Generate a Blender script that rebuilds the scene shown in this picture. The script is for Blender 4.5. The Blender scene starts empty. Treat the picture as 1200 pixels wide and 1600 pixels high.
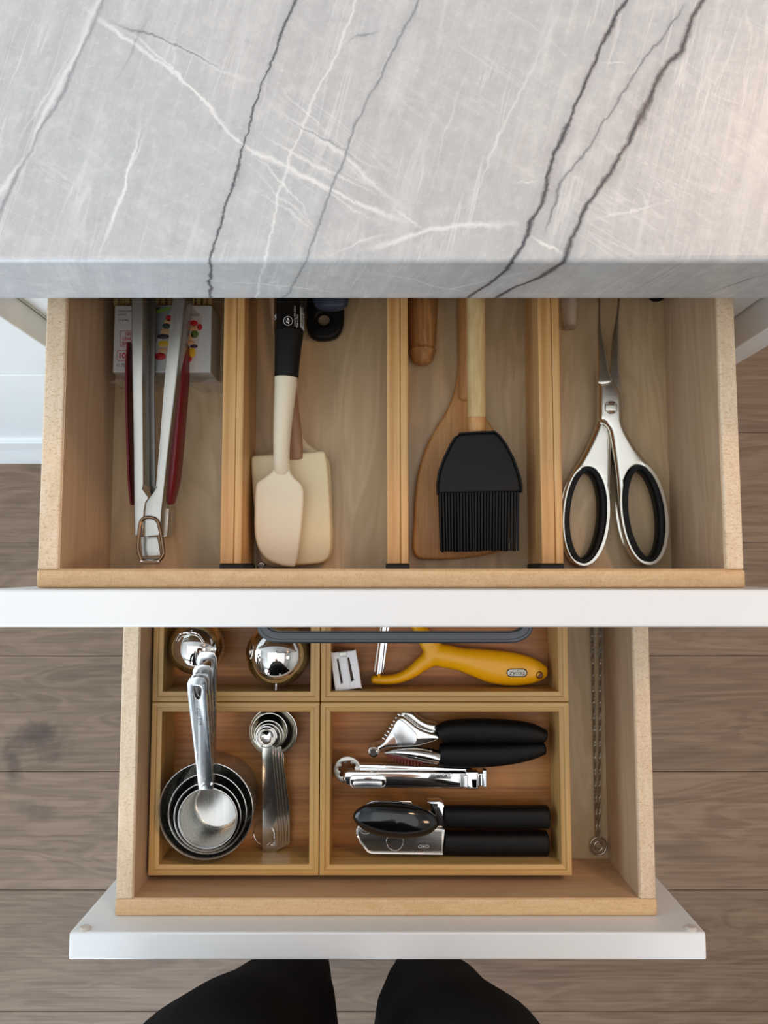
import bpy, bmesh, math, random
from mathutils import Vector, Matrix
random.seed(7)
S = bpy.context.scene
COL = S.collection
# ------------------------------------------------------------------ camera
F = 1156.0; TH = math.radians(4.5); HC = 1.263      # focal length in px of the 1200x1600 frame, tilt, height of the lens
cam = bpy.data.objects.new('camera', bpy.data.cameras.new('camera')); COL.objects.link(cam)
cam.location = (0, 0, HC); cam.rotation_euler = (TH, 0, 0)
cam.data.sensor_fit = 'VERTICAL'; cam.data.sensor_height = 24; cam.data.lens = 24*F/1600
cam.data.clip_start = 0.01; S.camera = cam
# ------------------------------------------------------------------ world, lights, exposure
w = bpy.data.worlds.new('world'); S.world = w; w.use_nodes = True
w.node_tree.nodes['Background'].inputs[0].default_value = (0.80, 0.90, 1.0, 1)
w.node_tree.nodes['Background'].inputs[1].default_value = 1.0
def area(name, loc, rot, sx, sy, power, col):
    l = bpy.data.lights.new(name, 'AREA'); l.shape = 'RECTANGLE'; l.size = sx; l.size_y = sy; l.energy = power; l.color = col
    o = bpy.data.objects.new(name, l); COL.objects.link(o); o.location = loc; o.rotation_euler = [math.radians(a) for a in rot]
    return o
area('window_light_rear', (-1.1, -2.50, 1.45), (90, 0, 0), 1.5, 1.3, 84, (0.74, 0.87, 1.0))
area('window_light_left', (-2.30, 0.1, 1.50), (90, 0, -90), 1.9, 1.2, 22, (0.76, 0.89, 1.0))
area('overhead_fill', (0.0, -0.2, 2.52), (0, 0, 0), 2.2, 2.0, 12, (0.95, 0.98, 1.0))  # added general fill from above, no panel is modelled
area('warm_pendant_light', (0.80, 0.85, 2.0), (-30, 22, 0), 0.2, 0.2, 6.5, (1.0, 0.62, 0.40))
area('warm_fill_right', (1.75, -0.45, 2.5), (0, 25, 0), 0.35, 0.35, 9, (1.0, 0.62, 0.40))  # added fill without a fixture, warms the floor on the right
S.view_settings.view_transform = 'Standard'; S.view_settings.look = 'None'
S.view_settings.exposure = -0.08; S.view_settings.gamma = 1.0; S.view_settings.use_curve_mapping = False
S.cycles.use_denoising = True; S.cycles.max_bounces = 8; S.cycles.caustics_reflective = False; S.cycles.caustics_refractive = False
# ------------------------------------------------------------------ photo geometry: a pixel at a given distance below the lens -> a place
CT, ST = math.cos(TH), math.sin(TH)
def ray(px, py):
    v = (800-py)/F
    return ((px-600)/F, v*CT+ST, v*ST-CT)
def pl(D): return (HC-D, 0.0, 0.0)                  # plane z = z0 + sx*x + sy*y
def wpl(px, py, P):
    dx, dy, dz = ray(px, py); t = (P[0]-HC)/(dz-P[1]*dx-P[2]*dy)
    return Vector((t*dx, t*dy, HC+t*dz))
def wp(px, py, D): return wpl(px, py, pl(D))
def tilt(py1, D1, py2, D2):
    a = wp(600, py1, D1); b = wp(600, py2, D2); s = (b.z-a.z)/(b.y-a.y)
    return (a.z-s*a.y, 0.0, s)
def pxm(px, py, D): return wp(px+0.5, py, D).x-wp(px-0.5, py, D).x     # metres per pixel
# ------------------------------------------------------------------ materials
def new_mat(name):
    m = bpy.data.materials.new(name); m.use_nodes = True; nt = m.node_tree
    return m, nt, nt.nodes['Principled BSDF']
def nd(nt, t, **k):
    n = nt.nodes.new(t)
    for a, b in k.items(): setattr(n, a, b)
    return n
def lk(nt, a, b): nt.links.new(a, b)
def srgb(r, g, b):
    f = lambda c: ((c/255+.055)/1.055)**2.4 if c > 10 else c/255/12.92
    return (f(r), f(g), f(b), 1)
def plain(name, rgb, rough=.5, metal=0, coat=0, var=.06, vs=40, bump=0, bs=200, spec=None):
    m, nt, b = new_mat(name)
    c = srgb(*rgb); tc = nd(nt, 'ShaderNodeTexCoord')
    no = nd(nt, 'ShaderNodeTexNoise'); no.inputs['Scale'].default_value = vs; no.inputs['Detail'].default_value = 4
    lk(nt, tc.outputs['Object'], no.inputs['Vector'])
    mx = nd(nt, 'ShaderNodeMix', data_type='RGBA'); mx.inputs[6].default_value = tuple(x*(1-var) for x in c[:3])+(1,)
    mx.inputs[7].default_value = tuple(min(1, x*(1+var)) for x in c[:3])+(1,)
    lk(nt, no.outputs[0], mx.inputs[0]); lk(nt, mx.outputs[2], b.inputs['Base Color'])
    b.inputs['Roughness'].default_value = rough; b.inputs['Metallic'].default_value = metal; b.inputs['Coat Weight'].default_value = coat
    if spec is not None: b.inputs['Specular IOR Level'].default_value = spec
    if bump:
        n2 = nd(nt, 'ShaderNodeTexNoise'); n2.inputs['Scale'].default_value = bs; lk(nt, tc.outputs['Object'], n2.inputs['Vector'])
        bp = nd(nt, 'ShaderNodeBump'); bp.inputs['Strength'].default_value = bump; bp.inputs['Distance'].default_value = .001
        lk(nt, n2.outputs[0], bp.inputs['Height']); lk(nt, bp.outputs[0], b.inputs['Normal'])
    return m
def brushed(name, rgb, rough, axis=1, streak=900, amt=.25):
    m, nt, b = new_mat(name); tc = nd(nt, 'ShaderNodeTexCoord'); mp = nd(nt, 'ShaderNodeMapping')
    sc = [streak]*3; sc[axis] = streak*.02; mp.inputs['Scale'].default_value = sc
    no = nd(nt, 'ShaderNodeTexNoise'); no.inputs['Scale'].default_value = 1; no.inputs['Detail'].default_value = 3
    lk(nt, tc.outputs['Object'], mp.inputs[0]); lk(nt, mp.outputs[0], no.inputs['Vector'])
    mr = nd(nt, 'ShaderNodeMapRange'); mr.inputs[3].default_value = rough*(1-amt); mr.inputs[4].default_value = rough*(1+amt)
    lk(nt, no.outputs[0], mr.inputs[0]); lk(nt, mr.outputs[0], b.inputs['Roughness'])
    b.inputs['Base Color'].default_value = srgb(*rgb); b.inputs['Metallic'].default_value = 1
    return m
def wood(name, light, dark, axis=1, fig=14, grain=260, stretch=12, figamt=.8, grainamt=.35, rough=.5, fleck=0, perobj=0, knots=(), bump=.12, distort=1.2, bands=0):
    m, nt, b = new_mat(name); tc = nd(nt, 'ShaderNodeTexCoord')
    co = tc.outputs['Object']
    oi = nd(nt, 'ShaderNodeObjectInfo')
    if perobj:
        ad = nd(nt, 'ShaderNodeVectorMath', operation='MULTIPLY_ADD'); cb = nd(nt, 'ShaderNodeCombineXYZ')
        lk(nt, oi.outputs['Random'], cb.inputs[0]); lk(nt, oi.outputs['Random'], cb.inputs[1]); lk(nt, oi.outputs['Random'], cb.inputs[2])
        lk(nt, cb.outputs[0], ad.inputs[0]); ad.inputs[1].default_value = (9.1, 7.3, 3.7); lk(nt, co, ad.inputs[2]); co = ad.outputs[0]
    def nz(scale, st, det, dis=0):
        mp = nd(nt, 'ShaderNodeMapping'); sc = [scale]*3; sc[axis] = scale/st; mp.inputs['Scale'].default_value = sc
        n = nd(nt, 'ShaderNodeTexNoise'); n.inputs['Scale'].default_value = 1; n.inputs['Detail'].default_value = det; n.inputs['Distortion'].default_value = dis
        lk(nt, co, mp.inputs[0]); lk(nt, mp.outputs[0], n.inputs['Vector']); return n.outputs[0]
    a = nz(fig, stretch*.5, 3, distort); g = nz(grain, stretch*2.5, 2, .2)
    # contour lines of the figure: sine of the broad noise
    s1 = nd(nt, 'ShaderNodeMath', operation='MULTIPLY'); lk(nt, a, s1.inputs[0]); s1.inputs[1].default_value = 42
    s2 = nd(nt, 'ShaderNodeMath', operation='SINE'); lk(nt, s1.outputs[0], s2.inputs[0])
    mr = nd(nt, 'ShaderNodeMapRange'); lk(nt, s2.outputs[0], mr.inputs[0]); mr.inputs[1].default_value = -1; mr.inputs[3].default_value = .5-.5*figamt*.45; mr.inputs[4].default_value = .5+.5*figamt*.45
    s3 = nd(nt, 'ShaderNodeMath', operation='MULTIPLY_ADD'); lk(nt, a, s3.inputs[0]); s3.inputs[1].default_value = figamt; lk(nt, mr.outputs[0], s3.inputs[2])
    s4 = nd(nt, 'ShaderNodeMath', operation='SUBTRACT'); lk(nt, s3.outputs[0], s4.inputs[0]); s4.inputs[1].default_value = figamt*.5
    s5 = nd(nt, 'ShaderNodeMath', operation='MULTIPLY_ADD'); lk(nt, g, s5.inputs[0]); s5.inputs[1].default_value = grainamt*2; lk(nt, s4.outputs[0], s5.inputs[2])
    s6 = nd(nt, 'ShaderNodeMath', operation='SUBTRACT', use_clamp=True); lk(nt, s5.outputs[0], s6.inputs[0]); s6.inputs[1].default_value = grainamt
    fac = s6.outputs[0]
    if bands:
        bn = nz(bands, 200, 1); b1 = nd(nt, 'ShaderNodeMath', operation='MULTIPLY_ADD', use_clamp=True); lk(nt, bn, b1.inputs[0]); b1.inputs[1].default_value = 1.6
        b2 = nd(nt, 'ShaderNodeMath', operation='SUBTRACT'); lk(nt, fac, b2.inputs[0]); b2.inputs[1].default_value = .8; lk(nt, b2.outputs[0], b1.inputs[2]); fac = b1.outputs[0]
    mx = nd(nt, 'ShaderNodeMix', data_type='RGBA'); mx.inputs[6].default_value = srgb(*light); mx.inputs[7].default_value = srgb(*dark)
    lk(nt, fac, mx.inputs[0]); out = mx.outputs[2]
    if fleck:
        mp = nd(nt, 'ShaderNodeMapping'); sc = [520]*3; sc[axis] = 900; mp.inputs['Scale'].default_value = sc
        n = nd(nt, 'ShaderNodeTexNoise'); n.inputs['Scale'].default_value = 1; n.inputs['Detail'].default_value = 2; n.inputs['Distortion'].default_value = 1.5
        lk(nt, tc.outputs['Object'], mp.inputs[0]); lk(nt, mp.outputs[0], n.inputs['Vector'])
        r = nd(nt, 'ShaderNodeMapRange'); lk(nt, n.outputs[0], r.inputs[0]); r.inputs[1].default_value = .50; r.inputs[2].default_value = .66; r.inputs[4].default_value = fleck
        m2 = nd(nt, 'ShaderNodeMix', data_type='RGBA', blend_type='MULTIPLY'); lk(nt, r.outputs[0], m2.inputs[0]); lk(nt, out, m2.inputs[6]); m2.inputs[7].default_value = (.60, .42, .28, 1); out = m2.outputs[2]
    if perobj:
        hs = nd(nt, 'ShaderNodeHueSaturation'); r = nd(nt, 'ShaderNodeMapRange'); lk(nt, oi.outputs['Random'], r.inputs[0])
        r.inputs[3].default_value = 1-perobj; r.inputs[4].default_value = 1+perobj; lk(nt, r.outputs[0], hs.inputs['Value']); lk(nt, out, hs.inputs['Color']); out = hs.outputs[0]
    if knots:
        ge = nd(nt, 'ShaderNodeNewGeometry')
        nn = nd(nt, 'ShaderNodeTexNoise'); nn.inputs['Scale'].default_value = 28; nn.inputs['Detail'].default_value = 4; lk(nt, ge.outputs['Position'], nn.inputs['Vector'])
        for (kx, ky, rx, ry, st) in knots:
            sb = nd(nt, 'ShaderNodeVectorMath', operation='SUBTRACT'); lk(nt, ge.outputs['Position'], sb.inputs[0]); sb.inputs[1].default_value = (kx, ky, 0)
            ml = nd(nt, 'ShaderNodeVectorMath', operation='MULTIPLY'); lk(nt, sb.outputs[0], ml.inputs[0]); ml.inputs[1].default_value = (1/rx, 1/ry, 0)
            ln = nd(nt, 'ShaderNodeVectorMath', operation='LENGTH'); lk(nt, ml.outputs[0], ln.inputs[0])
            a1 = nd(nt, 'ShaderNodeMath', operation='MULTIPLY_ADD'); lk(nt, nn.outputs[0], a1.inputs[0]); a1.inputs[1].default_value = 2.4; lk(nt, ln.outputs['Value'], a1.inputs[2])
            r = nd(nt, 'ShaderNodeMapRange', interpolation_type='SMOOTHSTEP'); lk(nt, a1.outputs[0], r.inputs[0]); r.inputs[1].default_value = 1.3; r.inputs[2].default_value = 2.5; r.inputs[3].default_value = st; r.inputs[4].default_value = 0
            m3 = nd(nt, 'ShaderNodeMix', data_type='RGBA', blend_type='MULTIPLY'); lk(nt, r.outputs[0], m3.inputs[0]); lk(nt, out, m3.inputs[6]); m3.inputs[7].default_value = (.30, .27, .30, 1); out = m3.outputs[2]
    lk(nt, out, b.inputs['Base Color']); b.inputs['Roughness'].default_value = rough
    if bump:
        bp = nd(nt, 'ShaderNodeBump'); bp.inputs['Strength'].default_value = bump; bp.inputs['Distance'].default_value = .0006
        lk(nt, g, bp.inputs['Height']); lk(nt, bp.outputs[0], b.inputs['Normal'])
    return m
CH = brushed('polished chrome', (235, 235, 235), .06, amt=.5)
CHS = plain('mirror chrome', (225, 222, 218), .035, 1, var=.02)
SS = brushed('brushed stainless steel', (205, 203, 198), .26, 1)
SSB = brushed('brushed bright steel', (226, 226, 226), .20, 1)
SSR = brushed('satin steel', (196, 192, 184), .30, 0)
BRONZE = plain('darkened steel wire', (120, 98, 78), .25, 1)
BLK = plain('black soft grip', (8, 8, 9), .5, bump=.15, bs=900, spec=.22)
BLKS = plain('black silicone', (11, 11, 12), .5, bump=.1, bs=600, spec=.25)
BLKG = plain('glossy black plastic', (11, 11, 12), .12, coat=.4)
RUB = plain('black rubber foot', (18, 16, 14), .6)
CREAM = plain('cream silicone', (226, 214, 188), .42, var=.04, vs=25)
CREAM2 = plain('stained cream silicone', (226, 210, 170), .45, var=.09, vs=18)
RED = plain('dark red silicone', (112, 18, 30), .42)
YEL = plain('yellow plastic', (252, 180, 8), .32, coat=.15, var=.05, vs=30)
WHT = plain('white lacquer', (234, 236, 236), .38, var=.01)
WHC = plain('white satin cabinet paint', (226, 228, 228), .42, var=.012)
WHB = plain('brushed white plastic', (244, 246, 252), .35)
DKG = plain('dark grey anodised metal', (84, 86, 90), .36, .7)
NAVY = plain('navy soft plastic', (40, 50, 72), .45)
CLEARB = plain('clear rubber pad', (214, 206, 196), .2)
PAPER = plain('white card', (192, 190, 187), .5, var=.03)
INKR = plain('red print', (168, 20, 34), .5); INKK = plain('black print', (22, 22, 24), .5); INKG = plain('green print', (112, 150, 52), .5)
INKS = plain('grey print', (128, 130, 130), .45); INKL = plain('pale grey print', (176, 172, 168), .45)
INKW = plain('white print', (225, 225, 222), .5); ENG = plain('engraved lettering', (96, 96, 96), .4, .6)
FR = plain('print of red tomato', (180, 30, 32), .5); FG = plain('print of green pepper', (84, 100, 44), .5); FO = plain('print of onion', (196, 150, 104), .5)
FY = plain('print of yellow pepper', (204, 160, 34), .5); FP = plain('print of purple onion', (58, 36, 50), .5); FM = plain('print of courgette', (52, 64, 46), .5)
SKIN = plain('skin', (196, 150, 125), .5); LEG = plain('black legging fabric', (15, 15, 18), .85, bump=.3, bs=1500, spec=.15); TOP_ = plain('charcoal sweater', (34, 34, 38), .9); HAIR = plain('dark brown hair', (40, 28, 22), .6)
WALL = plain('white wall paint', (226, 226, 224), .8, var=.01); CEIL = plain('white ceiling paint', (238, 238, 236), .9, var=.01)
MAP_T = wood('maple drawer side edge', (240, 222, 194), (212, 184, 150), 1, fig=30, grain=420, stretch=5, figamt=.35, grainamt=.3, rough=.45, fleck=.55)
MAP_R = wood('maple drawer front edge', (234, 204, 160), (206, 168, 120), 0, fig=40, grain=700, stretch=6, figamt=.4, grainamt=.35, rough=.4, fleck=.35)
MAP_F = wood('maple plywood bottom', (214, 186, 146), (180, 150, 110), 1, fig=16, grain=240, stretch=10, figamt=.75, grainamt=.22, rough=.42, distort=2)
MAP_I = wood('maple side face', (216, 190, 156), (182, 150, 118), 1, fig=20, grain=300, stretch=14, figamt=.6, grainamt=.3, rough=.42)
BAM = wood('bamboo', (224, 182, 122), (184, 132, 74), 1, fig=60, grain=700, stretch=30, figamt=.25, grainamt=.5, rough=.38, bands=120)
BAMX = wood('bamboo crosswise', (214, 176, 112), (176, 132, 72), 0, fig=50, grain=600, stretch=30, figamt=.25, grainamt=.45, rough=.4, bands=150)
BAMY = wood('bamboo lengthwise', (214, 176, 112), (176, 132, 72), 1, fig=50, grain=600, stretch=30, figamt=.25, grainamt=.45, rough=.4, bands=150)
BAMF = wood('bamboo floor panel', (204, 138, 70), (156, 94, 38), 0, fig=40, grain=420, stretch=26, figamt=.35, grainamt=.6, rough=.4, bands=110)
BEECH = wood('oiled beech', (216, 166, 104), (176, 122, 68), 1, fig=36, grain=600, stretch=14, figamt=.5, grainamt=.5, rough=.5)
PALEW = wood('pale raw wood', (224, 200, 146), (186, 152, 98), 1, fig=40, grain=600, stretch=14, figamt=.4, grainamt=.5, rough=.6)
STICK = wood('bamboo stick', (212, 180, 120), (176, 140, 84), 1, rough=.6)
OAK = wood('oak plank', (138, 114, 92), (92, 71, 54), 0, fig=16, grain=220, stretch=14, figamt=.65, grainamt=.5, rough=.48, perobj=.10, bump=.3, distort=1.6,
           knots=[(-.583, -.283, .055, .034, .85), (-.618, -.325, .016, .030, .6), (-.586, -.396, .036, .018, .6)])
# ------------------------------------------------------------------ mesh helpers (all coordinates are world; mk() moves them into the parent's frame)
ORG = {}
def orient(me, ang=35):
    me.update()
    for p in me.polygons: p.use_smooth = True
    me.set_sharp_from_angle(angle=math.radians(ang))
def fixn(me):
    bm = bmesh.new(); bm.from_mesh(me); bmesh.ops.recalc_face_normals(bm, faces=bm.faces); bm.to_mesh(me); bm.free()
def mk(name, me, m, parent=None, label=None, cat=None, group=None, kind=None, bevel=0, seg=2, ang=35):
    fixn(me)
    o = bpy.data.objects.new(name, me)
    if parent is not None: org = ORG[parent]; o.parent = parent
    else:
        xs = [v.co.x for v in me.vertices]; ys = [v.co.y for v in me.vertices]; zs = [v.co.z for v in me.vertices]
        org = Vector(((min(xs)+max(xs))/2, (min(ys)+max(ys))/2, min(zs))); o.location = org
    me.transform(Matrix.Translation(-org)); ORG[o] = org
    me.materials.clear(); me.materials.append(m); COL.objects.link(o); orient(me, ang)
    if bevel:
        bv = o.modifiers.new('bevel', 'BEVEL'); bv.width = bevel; bv.segments = seg; bv.limit_method = 'ANGLE'; bv.angle_limit = math.radians(40); bv.harden_normals = False
    tag(o, label, cat, group, kind); return o
def tag(o, label=None, cat=None, group=None, kind=None):
    if label: o['label'] = label
    if cat: o['category'] = cat
    if group: o['group'] = group
    if kind: o['kind'] = kind
def thing(name, label, cat, loc, group=None, kind=None):
    o = bpy.data.objects.new(name, None); COL.objects.link(o); o.location = loc; o.empty_display_size = .02; ORG[o] = Vector(loc)
    tag(o, label, cat, group, kind); return o
def mesh(name, V, Fc):
    me = bpy.data.meshes.new(name); me.from_pydata([tuple(v) for v in V], [], Fc); return me
def join(name, *mes):
    V, Fc = [], []
    for me in mes:
        n = len(V); V += [v.co.copy() for v in me.vertices]; Fc += [[i+n for i in p.vertices] for p in me.polygons]
        bpy.data.meshes.remove(me)
    return mesh(name, V, Fc)
def bx(x0, x1, y0, y1, z0, z1):
    V = [(x, y, z) for z in (z0, z1) for y in (y0, y1) for x in (x0, x1)]
    return mesh('box', V, [(0, 2, 3, 1), (4, 5, 7, 6), (0, 1, 5, 4), (2, 6, 7, 3), (0, 4, 6, 2), (1, 3, 7, 5)])
def crom(P, n=6, closed=True):
    out = []; L = len(P); rng = range(L) if closed else range(L-1)
    for i in rng:
        if closed: a, b, c, d = P[(i-1) % L], P[i], P[(i+1) % L], P[(i+2) % L]
        else: a, b, c, d = P[max(i-1, 0)], P[i], P[i+1], P[min(i+2, L-1)]
        for k in range(n):
            t = k/n
            out.append(tuple(.5*((2*b[j])+(-a[j]+c[j])*t+(2*a[j]-5*b[j]+4*c[j]-d[j])*t*t+(-a[j]+3*b[j]-3*c[j]+d[j])*t**3) for j in range(len(b))))
    if not closed: out.append(tuple(P[-1]))
    return out
def ell(cx, cy, rx, ry, rot=0, n=32):
    r = math.radians(rot); o = []
    for i in range(n):
        a = 2*math.pi*i/n; x, y = rx*math.cos(a), ry*math.sin(a)
        o.append((cx+x*math.cos(r)-y*math.sin(r), cy+x*math.sin(r)+y*math.cos(r)))
    return o
def rrect(x0, y0, x1, y1, r, n=5):
    o = []
    for (cx, cy, a0) in ((x1-r, y1-r, 0), (x0+r, y1-r, 90), (x0+r, y0+r, 180), (x1-r, y0+r, 270)):
        for k in range(n+1):
            a = math.radians(a0+90*k/n); o.append((cx+r*math.cos(a), cy+r*math.sin(a)))
    return o
def plate_xy(loops, P, thick, bev=.0004, bres=2):
    """a flat sheet bounded by world x,y loops (first outer, then holes), its top on plane P"""
    cu = bpy.data.curves.new('c', 'CURVE'); cu.dimensions = '2D'; cu.fill_mode = 'BOTH'
    bev = min(bev, thick*.49); cu.extrude = thick/2-bev; cu.bevel_depth = bev; cu.bevel_resolution = bres; cu.offset = -bev
    for lp in loops:
        sp = cu.splines.new('POLY'); sp.points.add(len(lp)-1); sp.use_cyclic_u = True
        for i, q in enumerate(lp): sp.points[i].co = (q[0], q[1], 0, 1)
    o = bpy.data.objects.new('c', cu); COL.objects.link(o)
    dg = bpy.context.evaluated_depsgraph_get(); me = bpy.data.meshes.new_from_object(o.evaluated_get(dg))
    bpy.data.objects.remove(o); bpy.data.curves.remove(cu)
    bm = bmesh.new(); bm.from_mesh(me); bmesh.ops.remove_doubles(bm, verts=bm.verts, dist=1e-6)
    for v in bm.verts: v.co.z += P[0]+P[1]*v.co.x+P[2]*v.co.y-thick/2
    bm.to_mesh(me); bm.free(); return me
def plate(loops, P, thick, bev=.0004, bres=2, smooth=0):
    if not isinstance(P, tuple): P = pl(P)
    L = []
    for lp in loops:
        if smooth and len(lp) < 31: lp = crom(lp, smooth)
        L.append([tuple(wpl(q[0], q[1], P)[:2]) for q in lp])
    return plate_xy(L, P, thick, bev, bres)
def loft_w(st, seg=20, cap=(.6, .6), ex=2.0, sub=4):
    """sections (x,y,z,halfwidth,halfheight) along a mostly horizontal path"""
    if sub > 1: st = crom(st, sub, False)
    P = [Vector(s[:3]) for s in st]; n = len(P)
    T = [(P[min(i+1, n-1)]-P[max(i-1, 0)]).normalized() for i in range(n)]
    rings = []
    def ring(c, t, a, b):
        s = Vector((t.y, -t.x, 0)); s = s.normalized() if s.length > 1e-6 else Vector((1, 0, 0)); u = s.cross(t).normalized()
        R = []
        for k in range(seg):
            g = 2*math.pi*k/seg; cc, ss = math.cos(g), math.sin(g)
            R.append(c+s*(a*math.copysign(abs(cc)**(2/ex), cc))+u*(b*math.copysign(abs(ss)**(2/ex), ss)))
        rings.append(R)
    K = 4
    if cap[0]:
        for k in range(K):
            g = (k+.35)/K*math.pi/2; ring(P[0]-T[0]*(st[0][3]*cap[0]*math.cos(g)), T[0], st[0][3]*math.sin(g), st[0][4]*math.sin(g))
    for i in range(n): ring(P[i], T[i], st[i][3], st[i][4])
    if cap[1]:
        for k in range(K-1, -1, -1):
            g = (k+.35)/K*math.pi/2; ring(P[-1]+T[-1]*(st[-1][3]*cap[1]*math.cos(g)), T[-1], st[-1][3]*math.sin(g), st[-1][4]*math.sin(g))
    V = [v for r in rings for v in r]; Fc = []
    for i in range(len(rings)-1):
        for k in range(seg): a, b = i*seg+k, i*seg+(k+1) % seg; Fc.append((a, b, b+seg, a+seg))
    Fc.append(tuple(range(seg))); Fc.append(tuple(reversed(range(len(V)-seg, len(V)))))
    return mesh('loft', V, Fc)
def loft(st, **k):
    """sections (px,py,D of the centre,width in px,height in m)"""
    W = []
    for s in st:
        p = wp(s[0], s[1], s[2]); W.append((p.x, p.y, p.z, s[3]/2*pxm(s[0], s[1], s[2]), s[4]/2))
    return loft_w(W, **k)
def tube(path, r, seg=10, closed=False, sub=0):
    if sub: path = [Vector(q) for q in crom([tuple(p) for p in path], sub, closed)]
    P = [Vector(p) for p in path]; n = len(P); V, Fc = [], []; up = Vector((0, 0, 1)); prev = None
    for i in range(n):
        t = (P[(i+1) % n]-P[i-1]) if closed else (P[min(i+1, n-1)]-P[max(i-1, 0)])
        t.normalize()
        if prev is None: s = t.cross(up if abs(t.z) < .9 else Vector((1, 0, 0))).normalized()
        else: s = (prev-t*prev.dot(t)).normalized()
        prev = s; u = t.cross(s)
        for k in range(seg): g = 2*math.pi*k/seg; V.append(P[i]+s*(r*math.cos(g))+u*(r*math.sin(g)))
    for i in range(n if closed else n-1):
        for k in range(seg): a, b, c, d = i*seg+k, i*seg+(k+1) % seg, ((i+1) % n)*seg+(k+1) % seg, ((i+1) % n)*seg+k; Fc.append((a, b, c, d))
    if not closed: Fc.append(tuple(range(seg))); Fc.append(tuple(reversed(range(len(V)-seg, len(V)))))
    return mesh('tube', V, Fc)
def lathe(prof, c, axis='Z', seg=40):
    """profile of (radius, height) turned about an axis through c"""
    V, Fc = [], []; n = len(prof)
    for (r, h) in prof:
        for k in range(seg):
            g = 2*math.pi*k/seg; x, y = r*math.cos(g), r*math.sin(g)
            V.append((c[0]+x, c[1]+y, c[2]+h) if axis == 'Z' else ((c[0]+x, c[1]+h, c[2]+y) if axis == 'Y' else (c[0]+h, c[1]+x, c[2]+y)))
    for i in range(n-1):
        for k in range(seg): Fc.append((i*seg+k, i*seg+(k+1) % seg, (i+1)*seg+(k+1) % seg, (i+1)*seg+k))
    me = mesh('lathe', V, Fc); bm = bmesh.new(); bm.from_mesh(me); bmesh.ops.remove_doubles(bm, verts=bm.verts, dist=1e-6)
    bm.to_mesh(me); bm.free(); return me
def text(s, px, py, D, hpx, rot=0, m=None, parent=None, align='LEFT', shear=0, wide=1, th=.00012, bold=0, surf=None, name='lettering'):
    cu = bpy.data.curves.new('t', 'FONT'); cu.body = s; cu.size = 1; cu.align_x = align; cu.align_y = 'CENTER'; cu.shear = shear; cu.offset = bold; cu.extrude = 0; cu.resolution_u = 3
    o = bpy.data.objects.new('t', cu); COL.objects.link(o); dg = bpy.context.evaluated_depsgraph_get()
    me = bpy.data.meshes.new_from_object(o.evaluated_get(dg)); bpy.data.objects.remove(o); bpy.data.curves.remove(cu)
    k = hpx*pxm(px, py, D)/.72; c = wp(px, py, D)
    M = Matrix.Translation(c) @ Matrix.Rotation(math.radians(rot), 4, 'Z') @ Matrix.Diagonal((k*wide, k, 1, 1))
    me.transform(M)
    if surf:
        for v in me.vertices: v.co.z = surf(v.co)
    ob = mk(name, me, m, parent); return ob
def disc(px, py, D, rx, ry, th, m, parent, name, rot=0):
    return mk(name, plate([ell(px, py, rx, ry, rot, 32)], D, th, .00005, 1), m, parent)

# ================================================================== SETTING
X0, X1, Y0, Y1, ZC = -2.4, 2.4, -2.6, 1.9, 2.6
fl = mk('floor', bx(X0, X1, Y0, Y1, -.06, -.019), plain('floor underlay', (52, 42, 34), .9), kind='structure')
rows = []; y = -.1439
while y > Y0+.02: y -= .1905
i = 0; lens = 1.9
proto = mesh('plank', *(lambda b: ([v.co.copy() for v in b.vertices], [tuple(p.vertices) for p in b.polygons]))(bx(0, lens-.0008, .0003, .1902, -.018, 0)))
proto.materials.append(OAK)
first = True
while y < Y1-.02:
    off = [-.95, -1.10, -.84, -.98][i % 4]; x = X0-1.9+((off-X0) % 1.9)
    while x < X1:
        xa, xb = max(x, X0), min(x+lens-.0008, X1); ya, yb = max(y+.0003, Y0), min(y+.1902, Y1)
        if xb-xa > .02:
            if xb-xa > lens-.01 and yb-ya > .18: me = proto; o = bpy.data.objects.new('plank', me); o.parent = fl; o.location = (x-ORG[fl].x, y-ORG[fl].y, -ORG[fl].z); COL.objects.link(o); b = o.modifiers.new('bevel', 'BEVEL'); b.width = .0007; b.segments = 1
            else: mk('plank', bx(xa, xb, ya, yb, -.018, 0), OAK, fl, bevel=.0007, seg=1)
        x += lens
    y += .1905; i += 1
mk('ceiling', bx(X0-.1, X1+.1, Y0-.1, Y1+.1, ZC, ZC+.1), CEIL, kind='structure')
mk('wall_right', bx(X1, X1+.1, Y0-.1, Y1+.1, -.06, ZC), WALL, kind='structure')
mk('wall_front', bx(X0, X1, Y1, Y1+.1, -.06, ZC), WALL, kind='structure')
def wall_hole(name, ax, u0, u1, z0, z1, a0, a1, c0, c1):
    L = []
    for (ua, ub, za, zb) in ((a0, u0, -.06, ZC), (u1, a1, -.06, ZC), (u0, u1, -.06, z0), (u0, u1, z1, ZC)):
        L.append(bx(ua, ub, c0, c1, za, zb) if ax == 'y' else bx(c0, c1, ua, ub, za, zb))
    return mk(name, join(name, *L), WALL, kind='structure')
wall_hole('wall_rear', 'y', -1.9, -.3, .8, 2.15, X0, X1, Y0-.1, Y0)
wall_hole('wall_left', 'x', -.9, 1.1, .9, 2.15, Y0-.1, Y1+.1, X0-.1, X0)
GL = plain('window glass', (240, 245, 250), .02, 0, var=0); GL.node_tree.nodes['Principled BSDF'].inputs['Transmission Weight'].default_value = 1
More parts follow.
